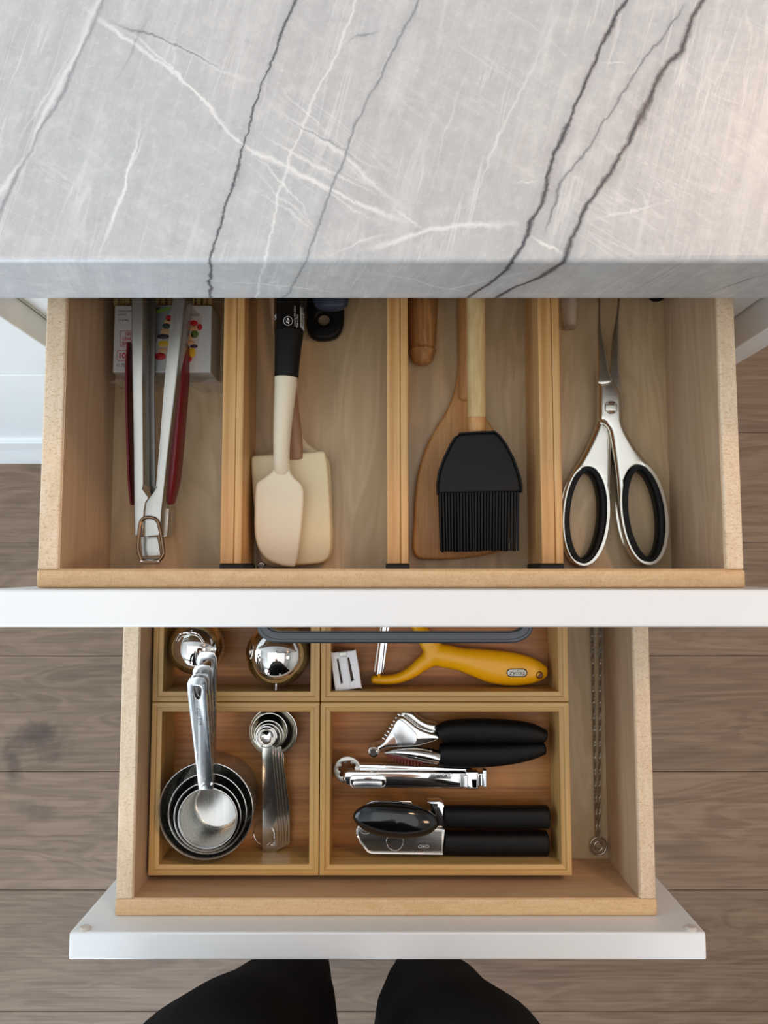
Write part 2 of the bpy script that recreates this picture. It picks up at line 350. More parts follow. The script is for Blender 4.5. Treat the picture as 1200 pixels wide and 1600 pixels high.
def window(name, ax, u0, u1, z0, z1, c):
    g = (lambda a, b, za, zb, d: bx(a, b, c-d, c+d, za, zb)) if ax == 'y' else (lambda a, b, za, zb, d: bx(c-d, c+d, a, b, za, zb))
    mid = (u0+u1)/2
    f = mk(name, join('f', g(u0, u1, z0, z0+.05, .03), g(u0, u1, z1-.05, z1, .03), g(u0, u0+.05, z0, z1, .03), g(u1-.05, u1, z0, z1, .03), g(mid-.03, mid+.03, z0, z1, .025)), WHT, kind='structure')
    for a, b in ((u0+.05, mid-.03), (mid+.03, u1-.05)): mk('pane', g(a, b, z0+.05, z1-.05, .003), GL, f)
window('window_1', 'y', -1.9, -.3, .8, 2.15, Y0-.05); window('window_2', 'x', -.9, 1.1, .9, 2.15, X0-.05)

# ================================================================== COUNTERTOP
ZT, ZB, YC = HC-.349, HC-.400, .1498
def topS(px, py): p = wp(px, py, .349); return (p.x, p.y)
def frS(px, py):
    dx, dy, dz = ray(px, py); t = YC/dy; return (t*dx, YC+(HC+t*dz-ZT))
def stone():
    m, nt, b = new_mat('grey veined quartzite'); tc = nd(nt, 'ShaderNodeTexCoord'); sp = nd(nt, 'ShaderNodeSeparateXYZ')
    lk(nt, tc.outputs['Object'], sp.inputs[0])
    def M(op, a, c=None, d=None, clamp=False):
        n = nd(nt, 'ShaderNodeMath', operation=op, use_clamp=clamp)
        for i, q in enumerate((a, c, d)):
            if q is None: continue
            if isinstance(q, (int, float)): n.inputs[i].default_value = q
            else: lk(nt, q, n.inputs[i])
        return n.outputs[0]
    ox, oy, oz = CO
    X = M('ADD', sp.outputs[0], ox); Sx = M('ADD', M('ADD', sp.outputs[1], oy), M('ADD', sp.outputs[2], oz-ZT))
    cb = nd(nt, 'ShaderNodeCombineXYZ'); lk(nt, X, cb.inputs[0]); lk(nt, Sx, cb.inputs[1])
    def noise(sc, det, rough=.5, mapping=None, dist=0, seed=0):
        n = nd(nt, 'ShaderNodeTexNoise'); n.inputs['Scale'].default_value = sc; n.inputs['Detail'].default_value = det; n.inputs['Roughness'].default_value = rough; n.inputs['Distortion'].default_value = dist
        mp = nd(nt, 'ShaderNodeMapping'); mp.inputs['Location'].default_value = (seed, seed*.7, 0)
        if mapping: mp.vector_type = 'TEXTURE'; mp.inputs['Rotation'].default_value = (0, 0, mapping[0]); mp.inputs['Scale'].default_value = (1/mapping[1], 1/mapping[2], 1)
        lk(nt, cb.outputs[0], mp.inputs[0]); lk(nt, mp.outputs[0], n.inputs['Vector']); return n.outputs[0]
    wx = M('MULTIPLY', M('SUBTRACT', noise(55, 6, .65, seed=3), .5), .0075); wy = M('MULTIPLY', M('SUBTRACT', noise(55, 6, .65, seed=9), .5), .0075)
    jit = M('MULTIPLY', M('SUBTRACT', noise(420, 2, .6, seed=5), .5), .0016)
    XW = M('ADD', M('ADD', X, wx), jit); SW = M('ADD', M('ADD', Sx, wy), jit)
    tex = noise(90, 8, .62, seed=1); wmod = noise(38, 3, .6, seed=12)
    def curve(par, pts):
        pts = sorted(pts); p0, p1 = pts[0], pts[-1]
        s0 = (pts[1][1]-p0[1])/(pts[1][0]-p0[0]); s1 = (p1[1]-pts[-2][1])/(p1[0]-pts[-2][0])
        return pts, s0, s1
    def vein(pts, w, mode='S', fade=None):
        """pts (x,s); returns mask 0..1 ; mode: parameter axis"""
        q = [(p[1], p[0]) for p in pts] if mode == 'S' else list(pts)
        q, s0, s1 = curve(None, q)
        a0, a1 = q[0][0], q[-1][0]
        if fade is None: q = [(a0-.3, q[0][1]-.3*s0)]+q+[(a1+.5, q[-1][1]+.5*s1)]
        lo, hi = q[0][0], q[-1][0]; vlo = min(p[1] for p in q)-.001; vhi = max(p[1] for p in q)+.001
        par, val = (SW, XW) if mode == 'S' else (XW, SW)
        mr = nd(nt, 'ShaderNodeMapRange'); lk(nt, par, mr.inputs[0]); mr.inputs[1].default_value = lo; mr.inputs[2].default_value = hi
        fc = nd(nt, 'ShaderNodeFloatCurve'); cv = fc.mapping.curves[0]; fc.inputs[0].default_value = 1
        P = [((p[0]-lo)/(hi-lo), (p[1]-vlo)/(vhi-vlo)) for p in q]
        cv.points[0].location = P[0]; cv.points[1].location = P[-1]
        for p in P[1:-1]: cv.points.new(*p)
        for p in cv.points: p.handle_type = 'AUTO' if fade is not None else 'VECTOR'
        fc.mapping.update(); lk(nt, mr.outputs[0], fc.inputs[1])
        v = M('MULTIPLY_ADD', fc.outputs[0], vhi-vlo, vlo); d = M('ABSOLUTE', M('SUBTRACT', val, v))
        slope = abs((q[-2][1]-q[1][1])/max(q[-2][0]-q[1][0], 1e-6)) if len(q) > 3 else 0
        d = M('MULTIPLY', d, 1/math.sqrt(1+slope*slope))
        ww = M('MULTIPLY', wmod, w*2)
        r = M('SUBTRACT', 1, M('DIVIDE', d, ww), clamp=True)
        if fade is not None:
            f1 = nd(nt, 'ShaderNodeMapRange'); lk(nt, par, f1.inputs[0]); f1.inputs[1].default_value = a0; f1.inputs[2].default_value = a0+fade
            f2 = nd(nt, 'ShaderNodeMapRange'); lk(nt, par, f2.inputs[0]); f2.inputs[1].default_value = a1-fade; f2.inputs[2].default_value = a1; f2.inputs[3].default_value = 1; f2.inputs[4].default_value = 0
            r = M('MULTIPLY', r, M('MULTIPLY', f1.outputs[0], f2.outputs[0]))
        return r
    T, R = topS, frS
    dirr = math.radians(-15)
    st = noise(1, 6, .6, mapping=(dirr, 95, 9), dist=.25, seed=2); st2 = noise(1, 5, .6, mapping=(dirr, 240, 16), dist=.12, seed=6); cl = noise(4, 3, seed=8)
    st3 = noise(1, 3, .6, mapping=(math.radians(57), 110, 9), dist=.8, seed=16)
    def mixc(base, fac, col, blend='MIX'):
        n = nd(nt, 'ShaderNodeMix', data_type='RGBA', blend_type=blend)
        if isinstance(fac, (int, float)): n.inputs[0].default_value = fac
        else: lk(nt, fac, n.inputs[0])
        if isinstance(base, tuple): n.inputs[6].default_value = base
        else: lk(nt, base, n.inputs[6])
        n.inputs[7].default_value = col; return n.outputs[2]
    def mr(v, a, c, d, e):
        n = nd(nt, 'ShaderNodeMapRange'); lk(nt, v, n.inputs[0]); n.inputs[1].default_value = a; n.inputs[2].default_value = c; n.inputs[3].default_value = d; n.inputs[4].default_value = e; return n.outputs[0]
    c = mixc(srgb(186, 191, 193), mr(cl, .35, .65, 0, .8), srgb(191, 187, 184))
    c = mixc(c, mr(st, .52, .66, 0, .38), srgb(212, 213, 212)); c = mixc(c, mr(st2, .56, .70, 0, .3), srgb(222, 222, 220)); c = mixc(c, mr(st, .30, .44, .30, 0), srgb(158, 161, 165))
    c = mixc(c, mr(st3, .60, .72, 0, .15), srgb(222, 222, 220)); c = mixc(c, mr(tex, .5, .68, 0, .5), srgb(212, 211, 208)); c = mixc(c, mr(tex, .3, .42, .35, 0), srgb(160, 160, 162))
    def thin(v, w, a, b_, pm):   # thin wandering lines where a stretched noise crosses its middle, kept to patches
        r = M('SUBTRACT', 1, M('DIVIDE', M('ABSOLUTE', M('SUBTRACT', v, .5)), w), clamp=True); return M('MULTIPLY', r, mr(pm, a, b_, 0, 1))
    l1 = noise(1, 4, .55, mapping=(dirr, 60, 4.5), dist=.5, seed=21); l2 = noise(1, 4, .55, mapping=(math.radians(57), 34, 4.5), dist=.5, seed=31); pm1 = noise(14, 2, seed=41); pm2 = noise(7, 2, seed=51)
    c = mixc(c, M('MULTIPLY', thin(l1, .018, .42, .6, pm1), .5), srgb(226, 226, 224)); c = mixc(c, M('MULTIPLY', thin(l2, .010, .5, .62, pm2), .4), srgb(226, 226, 224))
    fine = noise(330, 5, .7, seed=61); c = mixc(c, mr(fine, .55, .72, 0, .45), srgb(222, 221, 218)); c = mixc(c, mr(fine, .3, .42, .25, 0), srgb(150, 150, 152))
    WHV = srgb(236, 236, 234); DK = srgb(74, 76, 82); MG = srgb(122, 125, 130)
    white = [  # (points, width, mode, fade, strength)
        ([T(120, 0), T(210, 70), T(290, 130), T(380, 225), T(450, 262), T(550, 312), T(650, 355)], .0016, 'X', .02, .7),
        ([T(180, 30), T(260, 100), T(330, 170), T(378, 225)], .0011, 'X', .02, .6),
        ([T(215, 45), T(300, 85), T(360, 115), T(405, 130)], .0026, 'X', .02, .5),
        ([T(385, 235), T(440, 285), T(500, 370)], .0011, 'X', .015, .6),
        ([T(405, 150), T(480, 205), T(540, 245), T(580, 285), T(640, 330)], .0022, 'X', .02, .6),
        ([T(420, 115), T(470, 168), T(540, 232)], .001, 'X', .02, .5),
        ([T(380, 290), T(450, 330), T(520, 385)], .0009, 'X', .02, .45),
        ([T(560, 395), T(640, 370), T(700, 355), T(780, 350), T(815, 352)], .0018, 'X', .02, .7),
        ([T(600, 310), T(640, 345), T(670, 362)], .0012, 'X', .01, .6),
        ([T(825, 368), T(850, 382), T(885, 402)], .0011, 'X', .006, .8),
        ([T(910, 348), T(980, 330), T(1055, 312)], .001, 'X', .02, .5),
        ([T(935, 100), T(960, 98), T(990, 101)], .0008, 'X', .008, .6),
        ([T(800, 286), T(820, 284), T(848, 284)], .0008, 'X', .008, .6),
        ([T(150, 405), T(175, 350), T(200, 270), T(222, 180)], .0012, 'S', .02, .75),
        ([T(143, 30), T(118, 90), T(70, 175), T(45, 240), T(0, 300)], .0022, 'S', None, .7),
        ([T(555, 0), T(530, 75), T(500, 135), T(470, 200), T(440, 290), T(415, 400), R(400, 466)], .0010, 'S', None, .6),
        ([T(620, 60), T(575, 160), T(540, 240)], .0008, 'S', .03, .5),
        ([T(880, 0), T(835, 100), T(760, 260), T(720, 400)], .0010, 'S', .05, .4),
        ([T(750, 60), T(700, 200), T(665, 330)], .0010, 'S', .05, .35),
        ([T(385, 250), T(430, 300), T(470, 335), T(505, 365)], .0009, 'X', .02, .5), ([T(395, 200), T(450, 235), T(520, 270), T(600, 310)], .0012, 'X', .02, .55), ([T(430, 240), T(490, 285), T(560, 330), T(600, 352)], .0009, 'X', .02, .5),
        ([T(500, 405), T(560, 380), T(620, 362)], .0011, 'X', .02, .5), ([T(240, 165), T(215, 235), T(190, 300), T(172, 360)], .0010, 'S', .03, .5), ([T(120, 60), T(90, 120), T(60, 165), T(20, 240)], .0012, 'S', .03, .45),
        ([R(330, 440), R(400, 443), R(480, 452), R(560, 462)], .0009, 'X', .02, .6),
        ([R(560, 425), R(620, 432), R(700, 452), R(760, 462)], .0009, 'X', .02, .5),
        ([R(640, 466), R(720, 448), R(800, 430), R(850, 420)], .0009, 'X', .02, .5),
    ]
    for pts, wd, mo, fa, stg in white: c = mixc(c, M('MULTIPLY', vein(pts, wd*.95, mo, fa), stg*1.1, clamp=True), WHV)
    dark = [
        ([T(462, 0), T(437, 60), T(425, 95), T(410, 130), T(395, 170), T(385, 215), T(372, 265), T(358, 310), T(343, 355), T(331, 405), R(328, 466)], .0009, 'S', None, .85, DK),
        ([T(125, 85), T(100, 145), T(60, 210), T(30, 265), T(0, 330)], .0012, 'S', None, .55, MG),
        ([T(600, 110), T(560, 190), T(530, 260), T(508, 320), T(492, 370), T(478, 405), R(462, 440), R(442, 466)], .0009, 'S', None, .65, MG),
        ([T(978, 0), T(955, 40), T(938, 75), T(920, 115), T(905, 150), T(888, 190), T(872, 230), T(857, 270), T(852, 300), T(838, 330), T(820, 375), T(805, 405), R(770, 440), R(728, 466)], .0015, 'S', None, .95, DK),
        ([T(1076, 0), T(1050, 40), T(1010, 90), T(985, 125), T(960, 165), T(930, 215), T(900, 255), T(875, 290), T(862, 330), T(848, 370)], .0008, 'S', .01, .75, MG),
        ([T(1098, 0), T(1080, 40), T(1064, 78), T(1040, 105), T(1020, 140), T(1000, 185), T(980, 225), T(955, 265), T(930, 305), T(910, 330), T(905, 355), T(893, 375), T(882, 405), R(840, 436), R(800, 450), R(775, 467)], .0018, 'S', None, .95, DK),
        ([T(250, 0), T(215, 60), T(190, 110), T(165, 140)], .0008, 'S', .03, .5, MG),
        ([T(160, 20), T(200, 45), T(235, 53), T(280, 75), T(330, 100), T(370, 118)], .0008, 'X', .02, .7, MG),
        ([T(420, 155), T(450, 185), T(490, 210), T(545, 240), T(575, 285)], .0006, 'X', .02, .5, MG),
        ([T(535, 70), T(560, 57), T(600, 45)], .0006, 'X', .01, .6, MG),
        ([R(1090, 469), R(1130, 450), R(1210, 425)], .0008, 'X', .01, .9, DK),
    ]
    for pts, wd, mo, fa, stg, col in dark:
        c = mixc(c, M('MULTIPLY', vein(pts, wd*4.5, mo, fa), .22*stg), MG); c = mixc(c, M('MULTIPLY', vein(pts, wd*1.15, mo, fa), stg*1.2, clamp=True), col)
    lk(nt, c, b.inputs['Base Color']); b.inputs['Roughness'].default_value = .32; b.inputs['Specular IOR Level'].default_value = .45
    bp = nd(nt, 'ShaderNodeBump'); bp.inputs['Strength'].default_value = .35; bp.inputs['Distance'].default_value = .0010
    hh = M('ADD', tex, M('MULTIPLY', st2, .8)); lk(nt, hh, bp.inputs['Height']); lk(nt, bp.outputs[0], b.inputs['Normal'])
    return m
CX0, CX1, CY1 = -1.25, .290, 1.10
CO = ((CX0+CX1)/2, (YC+CY1)/2, ZB)
mk('countertop', bx(CX0, CX1, YC, CY1, ZB, ZT), stone(), label='pale grey veined stone countertop with thick square front edge', cat='countertop', bevel=.0028, seg=4)

# ================================================================== CABINETS
CXc = .005                                             # centre line of the drawer cabinet
gx0, gx1 = -.2355, .2445; YF = .176                    # outer faces of its gables, front edge of the carcase
cab = thing('base_cabinet', 'white base cabinet with two opened maple drawers under the countertop', 'cabinet', (CXc, .45, 0))
mk('gable', bx(gx0, gx0+.018, YF, .80, .10, ZB), WHC, cab, bevel=.0006)
mk('gable', bx(gx1-.018, gx1, YF, .80, .10, ZB), WHC, cab, bevel=.0006)
mk('back_panel', bx(gx0+.018, gx1-.018, .785, .80, .10, ZB), MAP_I, cab)
mk('cabinet_base', bx(gx0+.018, gx1-.018, YF, .785, .10, .118), WHC, cab)
def front(name, x0, x1, z0, z1, parent, shaker=True, y=.156, t=.0195):
    if not shaker: return mk(name, bx(x0, x1, y, y+t, z0, z1), WHC, parent, bevel=.001)
    r = .050
    f = mk(name, join('f', bx(x0, x1, y, y+t, z0, z0+r), bx(x0, x1, y, y+t, z1-r, z1), bx(x0, x0+r, y, y+t, z0+r, z1-r), bx(x1-r, x1, y, y+t, z0+r, z1-r)), WHC, parent, bevel=.0008)
    mk('front_panel', bx(x0+r-.004, x1-r+.004, y+.006, y+.016, z0+r-.004, z1-r+.004), WHC, f); return f
front('drawer_front', gx0+.0015, gx1-.0015, HC-.953, HC-.740, cab)
mk('plinth', bx(gx0, gx1, .190, .208, 0, .10), WHC, cab, bevel=.001)
lc = thing('neighbour_cabinet', 'closed white cabinet left of the opened drawers with stacked flat fronts', 'cabinet', (-.60, .45, 0))
lx0, lx1 = -.98, gx0-.0015
mk('gable', bx(lx0-.02, lx0-.002, YF, .80, .10, ZB), WHC, lc, bevel=.0006); mk('gable', bx(gx0-.020, gx0-.0008, YF, .80, .10, ZB), WHC, lc, bevel=.0006)
mk('back_panel', bx(lx0-.002, gx0-.02, .785, .80, .10, ZB), MAP_I, lc)
front('drawer_front', lx0, lx1, HC-.5795, HC-.4250, lc, shaker=False); front('drawer_front', lx0, lx1, HC-.953, HC-.5825, lc)
# base moulding with a bevelled ledge below the fronts
V = []
zz = [(.190, HC-.960), (.190, HC-1.160), (.1825, HC-1.195), (.1825, 0), (.215, 0), (.215, HC-.960)]
for x in (lx0-.02, gx0-.0012): V += [(x, a, b_) for a, b_ in zz]
n = len(zz); mk('base_moulding', mesh('m', V, [tuple(range(n)), tuple(range(2*n-1, n-1, -1))]+[(k, (k+1) % n, (k+1) % n+n, k+n) for k in range(n)]), WHT, lc)
ep = mk('end_panel', bx(gx1+.0015, gx1+.0210, .1545, .80, 0, ZB), WHC, label='white end panel at the right side of the drawer cabinet', cat='panel', bevel=.0008)

# ---------------------------------------------------------------- drawers
def drawer(topD, botD, xo0, xo1, xi0, xi1, yin, yout, ylen, fx0, fx1, fy0, fy1, fD, fH, label):
    zt, zb = HC-topD, HC-botD
    d = mk('drawer', bx(xi0, xi1, yin, yin+ylen, zb-.009, zb), MAP_F, cab, label=label)
    mk('side_panel', bx(xo0, xi0, yin, yin+ylen, zb-.016, zt), MAP_T if True else MAP_I, d, bevel=.0012)
    mk('side_panel', bx(xi1, xo1, yin, yin+ylen, zb-.016, zt), MAP_T, d, bevel=.0012)
    mk('front_rail', bx(xo0-.0005, xo1+.0008, yout, yin, zb-.016, zt), MAP_R, d, bevel=.0016)
    mk('rear_panel', bx(xi0, xi1, yin+ylen-.012, yin+ylen, zb, zt-.01), MAP_I, d, bevel=.0012)
    # inner liner faces are the same boards: thin veneer showing long grain
    mk('side_veneer', bx(xi0, xi0+.0006, yin, yin+ylen-.012, zb, zt-.0014), MAP_I, d)
    mk('side_veneer', bx(xi1-.0006, xi1, yin, yin+ylen-.012, zb, zt-.0014), MAP_I, d)
    mk('rail_veneer', bx(xi0+.0006, xi1-.0006, yin, yin+.0005, zb, zt-.0016), MAP_RI, d)
    mk('drawer_front', bx(fx0, fx1, fy0, fy1, HC-fD-fH, HC-fD), WHT, d, label='white lacquered drawer front', bevel=.0014, seg=3)
    return d
MAP_RI = wood('maple rail face', (220, 184, 144), (190, 148, 108), 0, fig=20, grain=300, stretch=10, figamt=.6, grainamt=.3, rough=.42)
YU1 = wp(600, 921, .425).y; YU0 = wp(600, 980, .425).y
up = drawer(.451, .535, -.2110, .2190, -.1983, .2080, .0004, YU1+.0002, .46, -.2365, .2465, YU0, YU1, .425, .150, 'upper opened maple drawer with three compartments dividers')
up['label'] = 'upper opened drawer with bamboo dividers'
lo = drawer(.610, .692, wp(180, 1420, .610).x, wp(1026, 1420, .610).x, wp(207, 1408, .610).x, wp(1000, 1408, .610).x, wp(600, 1405, .610).y, wp(600, 1432, .610).y, .46,
            wp(108, 1457, .584).x, wp(1103, 1457, .584).x, wp(600, 1500, .584).y, wp(600, 1457, .584).y, .584, .160, 'lower opened drawer with four bamboo boxes')
# recessed bar pull on the upper drawer front
hz = HC-.490; hy = YU0
def barpull():
    xa, xb = wp(402, 990, .490).x, wp(832, 990, .490).x; yo = wp(600, 1003, .490).y; yi = wp(600, 984, .490).y
    r = .012; path = [(xa+.004, hy+.0002), (xa+.004, yi-.0035)]
    cxm = (yo+yi)/2-.0008; P = [(xa+.004, hy+.0005)]
    for k in range(7): a = math.pi+k/6*math.pi/2; P.append((xa+.004+r*(1+math.cos(a)), cxm+r*.55*(1+math.sin(a))))
    Q = [(xa+xb-x, y_) for x, y_ in reversed(P)]; path = P+Q
    V, Fc = [], []; n = len(path); hw = .0036
    prof = [(-hw, -.0045), (-hw, .0035), (-hw*.72, .0045), (-hw*.35, .0045), (-hw*.3, .0037), (hw*.55, .0037), (hw*.6, .0045), (hw*.85, .0045), (hw, .0035), (hw, -.0045)]
    for i in range(n):
        a = Vector(path[max(i-1, 0)]); c = Vector(path[min(i+1, n-1)]); t = (c-a).normalized(); s = Vector((-t.y, t.x))
        for (u, v) in prof: V.append((path[i][0]+s.x*u, path[i][1]+s.y*u, hz+v))
    m_ = len(prof)
    for i in range(n-1):
        for k in range(m_): Fc.append((i*m_+k, i*m_+(k+1) % m_, (i+1)*m_+(k+1) % m_, (i+1)*m_+k))
    Fc += [tuple(range(m_)), tuple(range((n-1)*m_, n*m_))]
    return mesh('pull', V, Fc)
mk('bar_handle', barpull(), DKG, up, label='dark grey bar handle')
for (px, py) in ((133, 1447), (1079, 1449)):
    c = wp(px, py, .5895); yb = wp(600, 1457, .584).y
    mk('bumper_pad', lathe([(0, 0), (.0048, 0), (.0048, .0008), (.0036, .0022), (0, .0024)], (c.x, yb-.0001, c.z), 'Y', 20), CLEARB, lo)
for d, L in ((up, ((150, 884.5, .5338), (1070, 884, .5338), (408, 886, .5338))), (lo, ((242, 1373, .6915), (962, 1370, .6915)))):
    for px, py, D in L:
        c = wp(px, py, D); r = (.0048 if px != 408 else .0028) if d is up else .0062
        mk('screw_cap', lathe([(0, -.0006), (r*.35, -.0006), (r*.5, .0004), (r*.75, .0004), (r*.86, .0016), (r, .0012), (r*1.02, -.0018), (0, -.0018)], (c.x, c.y+(.0012 if d is up else .0), c.z), 'Z', 24), CHS, d)

# ---------------------------------------------------------------- bamboo dividers in the upper drawer
zf = HC-.535
for (a, b_, lb) in ((343, 377, 'bamboo divider between the tongs and the cream spatulas'), (604.5, 638.5, 'bamboo divider between the cream spatulas and the black brush'), (847, 881, 'bamboo divider between the black brush and the scissors')):
    xa, xb = wp(a, 885, .487).x, wp(b_, 885, .487).x
    dv = thing('drawer_divider', lb, 'divider', ((xa+xb)/2, .22, zf), 'bamboo dividers of the upper drawer')
    xm = xb-(xb-xa)*.36
    mk('board', bx(xa, xm-.0002, .0042, .4430, zf+.0004, HC-.4872), BAM, dv, bevel=.0007)
    mk('board', bx(xm, xb, .0042, .4430, zf+.0004, HC-.4868), BAM, dv, bevel=.0007)
    mk('rubber_foot', bx(xa-.0006, xb+.0008, .0010, .0042, zf+.0004, HC-.4895), RUB, dv, bevel=.0004, label='black rubber end foot')
    mk('rubber_foot', bx(xa-.0006, xb+.0008, .4430, .4460, zf+.0004, HC-.4895), RUB, dv, bevel=.0004, label='black rubber end foot')

# ---------------------------------------------------------------- bamboo boxes in the lower drawer
def box(x0, x1, y0, y1, label):
    zt, zb = HC-.637, HC-.6918; h = zt-zb
    t = thing('bamboo_box', label, 'box', ((x0+x1)/2, (y0+y1)/2, zb), 'open bamboo boxes in the lower drawer')
    pr = [(0, 0), (0, h-.0004), (.0004, h), (.0038, h), (.0042, h-.0004), (.0042, h-.0016), (.0078, h-.0019), (.0082, h-.0024), (.0082, 0)]
    n = len(pr)
    def wall(fn, L, m):
        V = []
        for e in (0, 1):
            for (o, z) in pr: V.append(fn(o if e == 0 else L-o, o, zb+z))
        mk('side_wall', mesh('w', V, [tuple(range(n)), tuple(range(2*n-1, n-1, -1))]+[(k, (k+1) % n, (k+1) % n+n, k+n) for k in range(n)]), m, t, ang=20)
    wall(lambda s, o, z: (x0+s, y0+o, z), x1-x0, BAMX); wall(lambda s, o, z: (x0+s, y1-o, z), x1-x0, BAMX)
    wall(lambda s, o, z: (x0+o, y0+s, z), y1-y0, BAMY); wall(lambda s, o, z: (x1-o, y0+s, z), y1-y0, BAMY)
    mk('base_panel', bx(x0+.0082, x1-.0082, y0+.0082, y1-.0082, zb+.006, HC-.6780), BAMF, t, label='reddish brown bamboo bottom'); return t
BX0, BXm, BX1 = wp(231, 1368, .637).x, wp(498.3, 1368, .637).x, wp(894, 1368, .637).x
BY0, BYm = wp(600, 1368, .637).y, wp(600, 1097, .637).y
box(BX0, BXm-.0004, BY0, BYm-.0003, 'square bamboo box holding the measuring cups and spoons')
box(BXm+.0004, BX1, BY0, BYm-.0003, 'wide bamboo box holding the garlic press and can openers')
box(BX0, BXm-.0004, BYm+.0003, BYm+.142, 'square bamboo box holding the two chrome balls')
box(BXm+.0004, BX1, BYm+.0003, BYm+.142, 'wide bamboo box holding the yellow peeler')
FB = .678                                             # depth of the boxes' floors

# ================================================================== UPPER DRAWER CONTENTS
# skewer pack
c0 = wp(255, 582, .506)
sk = thing('skewer_pack', 'printed white carton of bamboo skewers lying under the red tongs', 'package', (c0.x, c0.y+.03, zf))
xa, xb = wp(176, 582, .506).x, wp(329, 582, .506).x; ya, yb = wp(600, 582, .506).y, wp(600, 477, .506).y
mk('carton', bx(xa, xb, ya, yb, zf+.0006, HC-.506), PAPER, sk, bevel=.0006)
GLP = plain('clear plastic film', (220, 214, 200), .12, var=0)
pb = GLP.node_tree.nodes['Principled BSDF']; pb.inputs['Alpha'].default_value = .16; GLP.node_tree.links.remove(pb.inputs['Base Color'].links[0]); pb.inputs['Base Color'].default_value = (.8, .78, .7, 1)
def film():
    # a crumpled clear bag standing off the carton by a few mm
    V, Fc = [], []; nx, nz = 40, 5; x0, x1 = xa-.004, xb+.007
    for j in range(nz+1):
        for i in range(nx+1):
            u = i/nx; z = zf+.0006+(.024*j/nz)
            V.append((x0+(x1-x0)*u, ya-.0045-.003*math.sin(u*9)*(1-j/nz)+.0012*math.sin(u*31+j), z))
    for j in range(nz):
        for i in range(nx): a = j*(nx+1)+i; Fc.append((a, a+1, a+nx+2, a+nx+1))
    b0 = len(V)
    for j in range(nz+1):
        for i in range(9):
            V.append((x1-.001*math.sin(i*1.7+j), ya-.004+i*.0065, zf+.0006+.024*j/nz))
    for j in range(nz):
        for i in range(8): a = b0+j*9+i; Fc.append((a, a+1, a+10, a+9))
    me = mesh('film', V, Fc); return me
fo = mk('plastic_wrap', film(), GLP, sk, label='clear crumpled plastic wrap', ang=180)
s_ = fo.modifiers.new('solid', 'SOLIDIFY'); s_.thickness = .00015
DT = .5058
mk('picture', plate([[(232, 579), (270, 479), (300, 479), (316, 495), (303, 579)]], DT, .0001, .00002, 1), INKL, sk)
mk('picture', plate([[(226, 478), (270, 479), (232, 560), (230, 579), (222, 579)]], DT, .0001, .00002, 1), INKS, sk)
mk('swoosh', plate([[(229, 492), (245, 484), (262, 480), (270, 479.5), (262, 485), (246, 490), (231, 496)]], .5057, .0001, .00002, 1), INKG, sk)
mk('swoosh', plate([[(229, 486), (240, 483), (252, 479.4), (248, 483.2), (236, 487), (229, 488.4)]], .5057, .0001, .00002, 1), INKK, sk)
for (x, y_, rx, ry, m_) in ((264, 497, 5, 4.5, FR), (262, 503, 5.5, 4, FO), (260, 509.5, 6.5, 4.5, FM), (258, 518, 7, 5, FO), (255, 526, 10, 4, FP), (256, 537, 9, 5, FY), (255, 548, 8, 5, FO), (250, 557, 9, 6, FR),
                            (303, 505, 6.5, 4.5, FR), (312, 511, 4, 5, FR), (303, 513, 7, 4.5, FO), (304, 522, 6, 6, FG), (297, 527, 5, 5, FO), (296, 535, 8, 3.5, FO), (303, 541, 6, 3, FP), (300, 551, 5.5, 8, FY), (295, 561, 5, 5, FR)):
    disc(x, y_, .5056, rx, ry, .0001, m_, sk, 'picture')
text('Skewers meat', 184.5, 486, DT, 3.4, m=INKK, parent=sk, wide=.8); text('and fruit', 184.5, 491.5, DT, 3.4, m=INKK, parent=sk, wide=.8); text('For grilling', 184.5, 500, DT, 3.4, m=INKK, parent=sk, wide=.8)
text('100%', 194.5, 522, DT, 6, m=INKR, parent=sk, wide=.8, bold=.02); text('GENUINE', 191, 529.5, DT, 5.6, m=INKR, parent=sk, wide=.75, bold=.02); text('BAMBOO', 191, 536.5, DT, 5.6, m=INKR, parent=sk, wide=.75, bold=.02)
text('100', 184.5, 556, DT, 9, m=INKR, parent=sk, wide=.95, bold=.03); text('11.75 in', 181.5, 571, DT, 5.4, m=INKK, parent=sk, wide=.85, bold=.015); text('everyday', 283, 491.5, DT, 6, m=INKK, parent=sk, wide=.95, shear=.3)
text('VB', 231, 573, DT, 5, m=INKK, parent=sk, shear=.2)
for (a, b_, c_, d_) in ((187.5, 516.5, 226, 541.5), (182.5, 547.5, 224, 564)):
    mk('print_border', plate([rrect(a, b_, c_, d_, 3), rrect(a+.8, b_+.8, c_-.8, d_-.8, 2.4)], DT, .0001, .00002, 1), INKR, sk)
for i in range(17):
    x = wp(181+i*9.2, 478, .516).x; z = HC-.516-.0022*(i % 2); r = .0018
    mk('bamboo_skewer', lathe([(0, -.10), (r, -.10), (r, .135), (.0002, .145), (0, .145)], (x, yb+.1035, z), 'Y', 8), STICK, label='thin bamboo skewer poking out behind the printed carton', cat='skewer', group='bamboo skewers behind the carton')
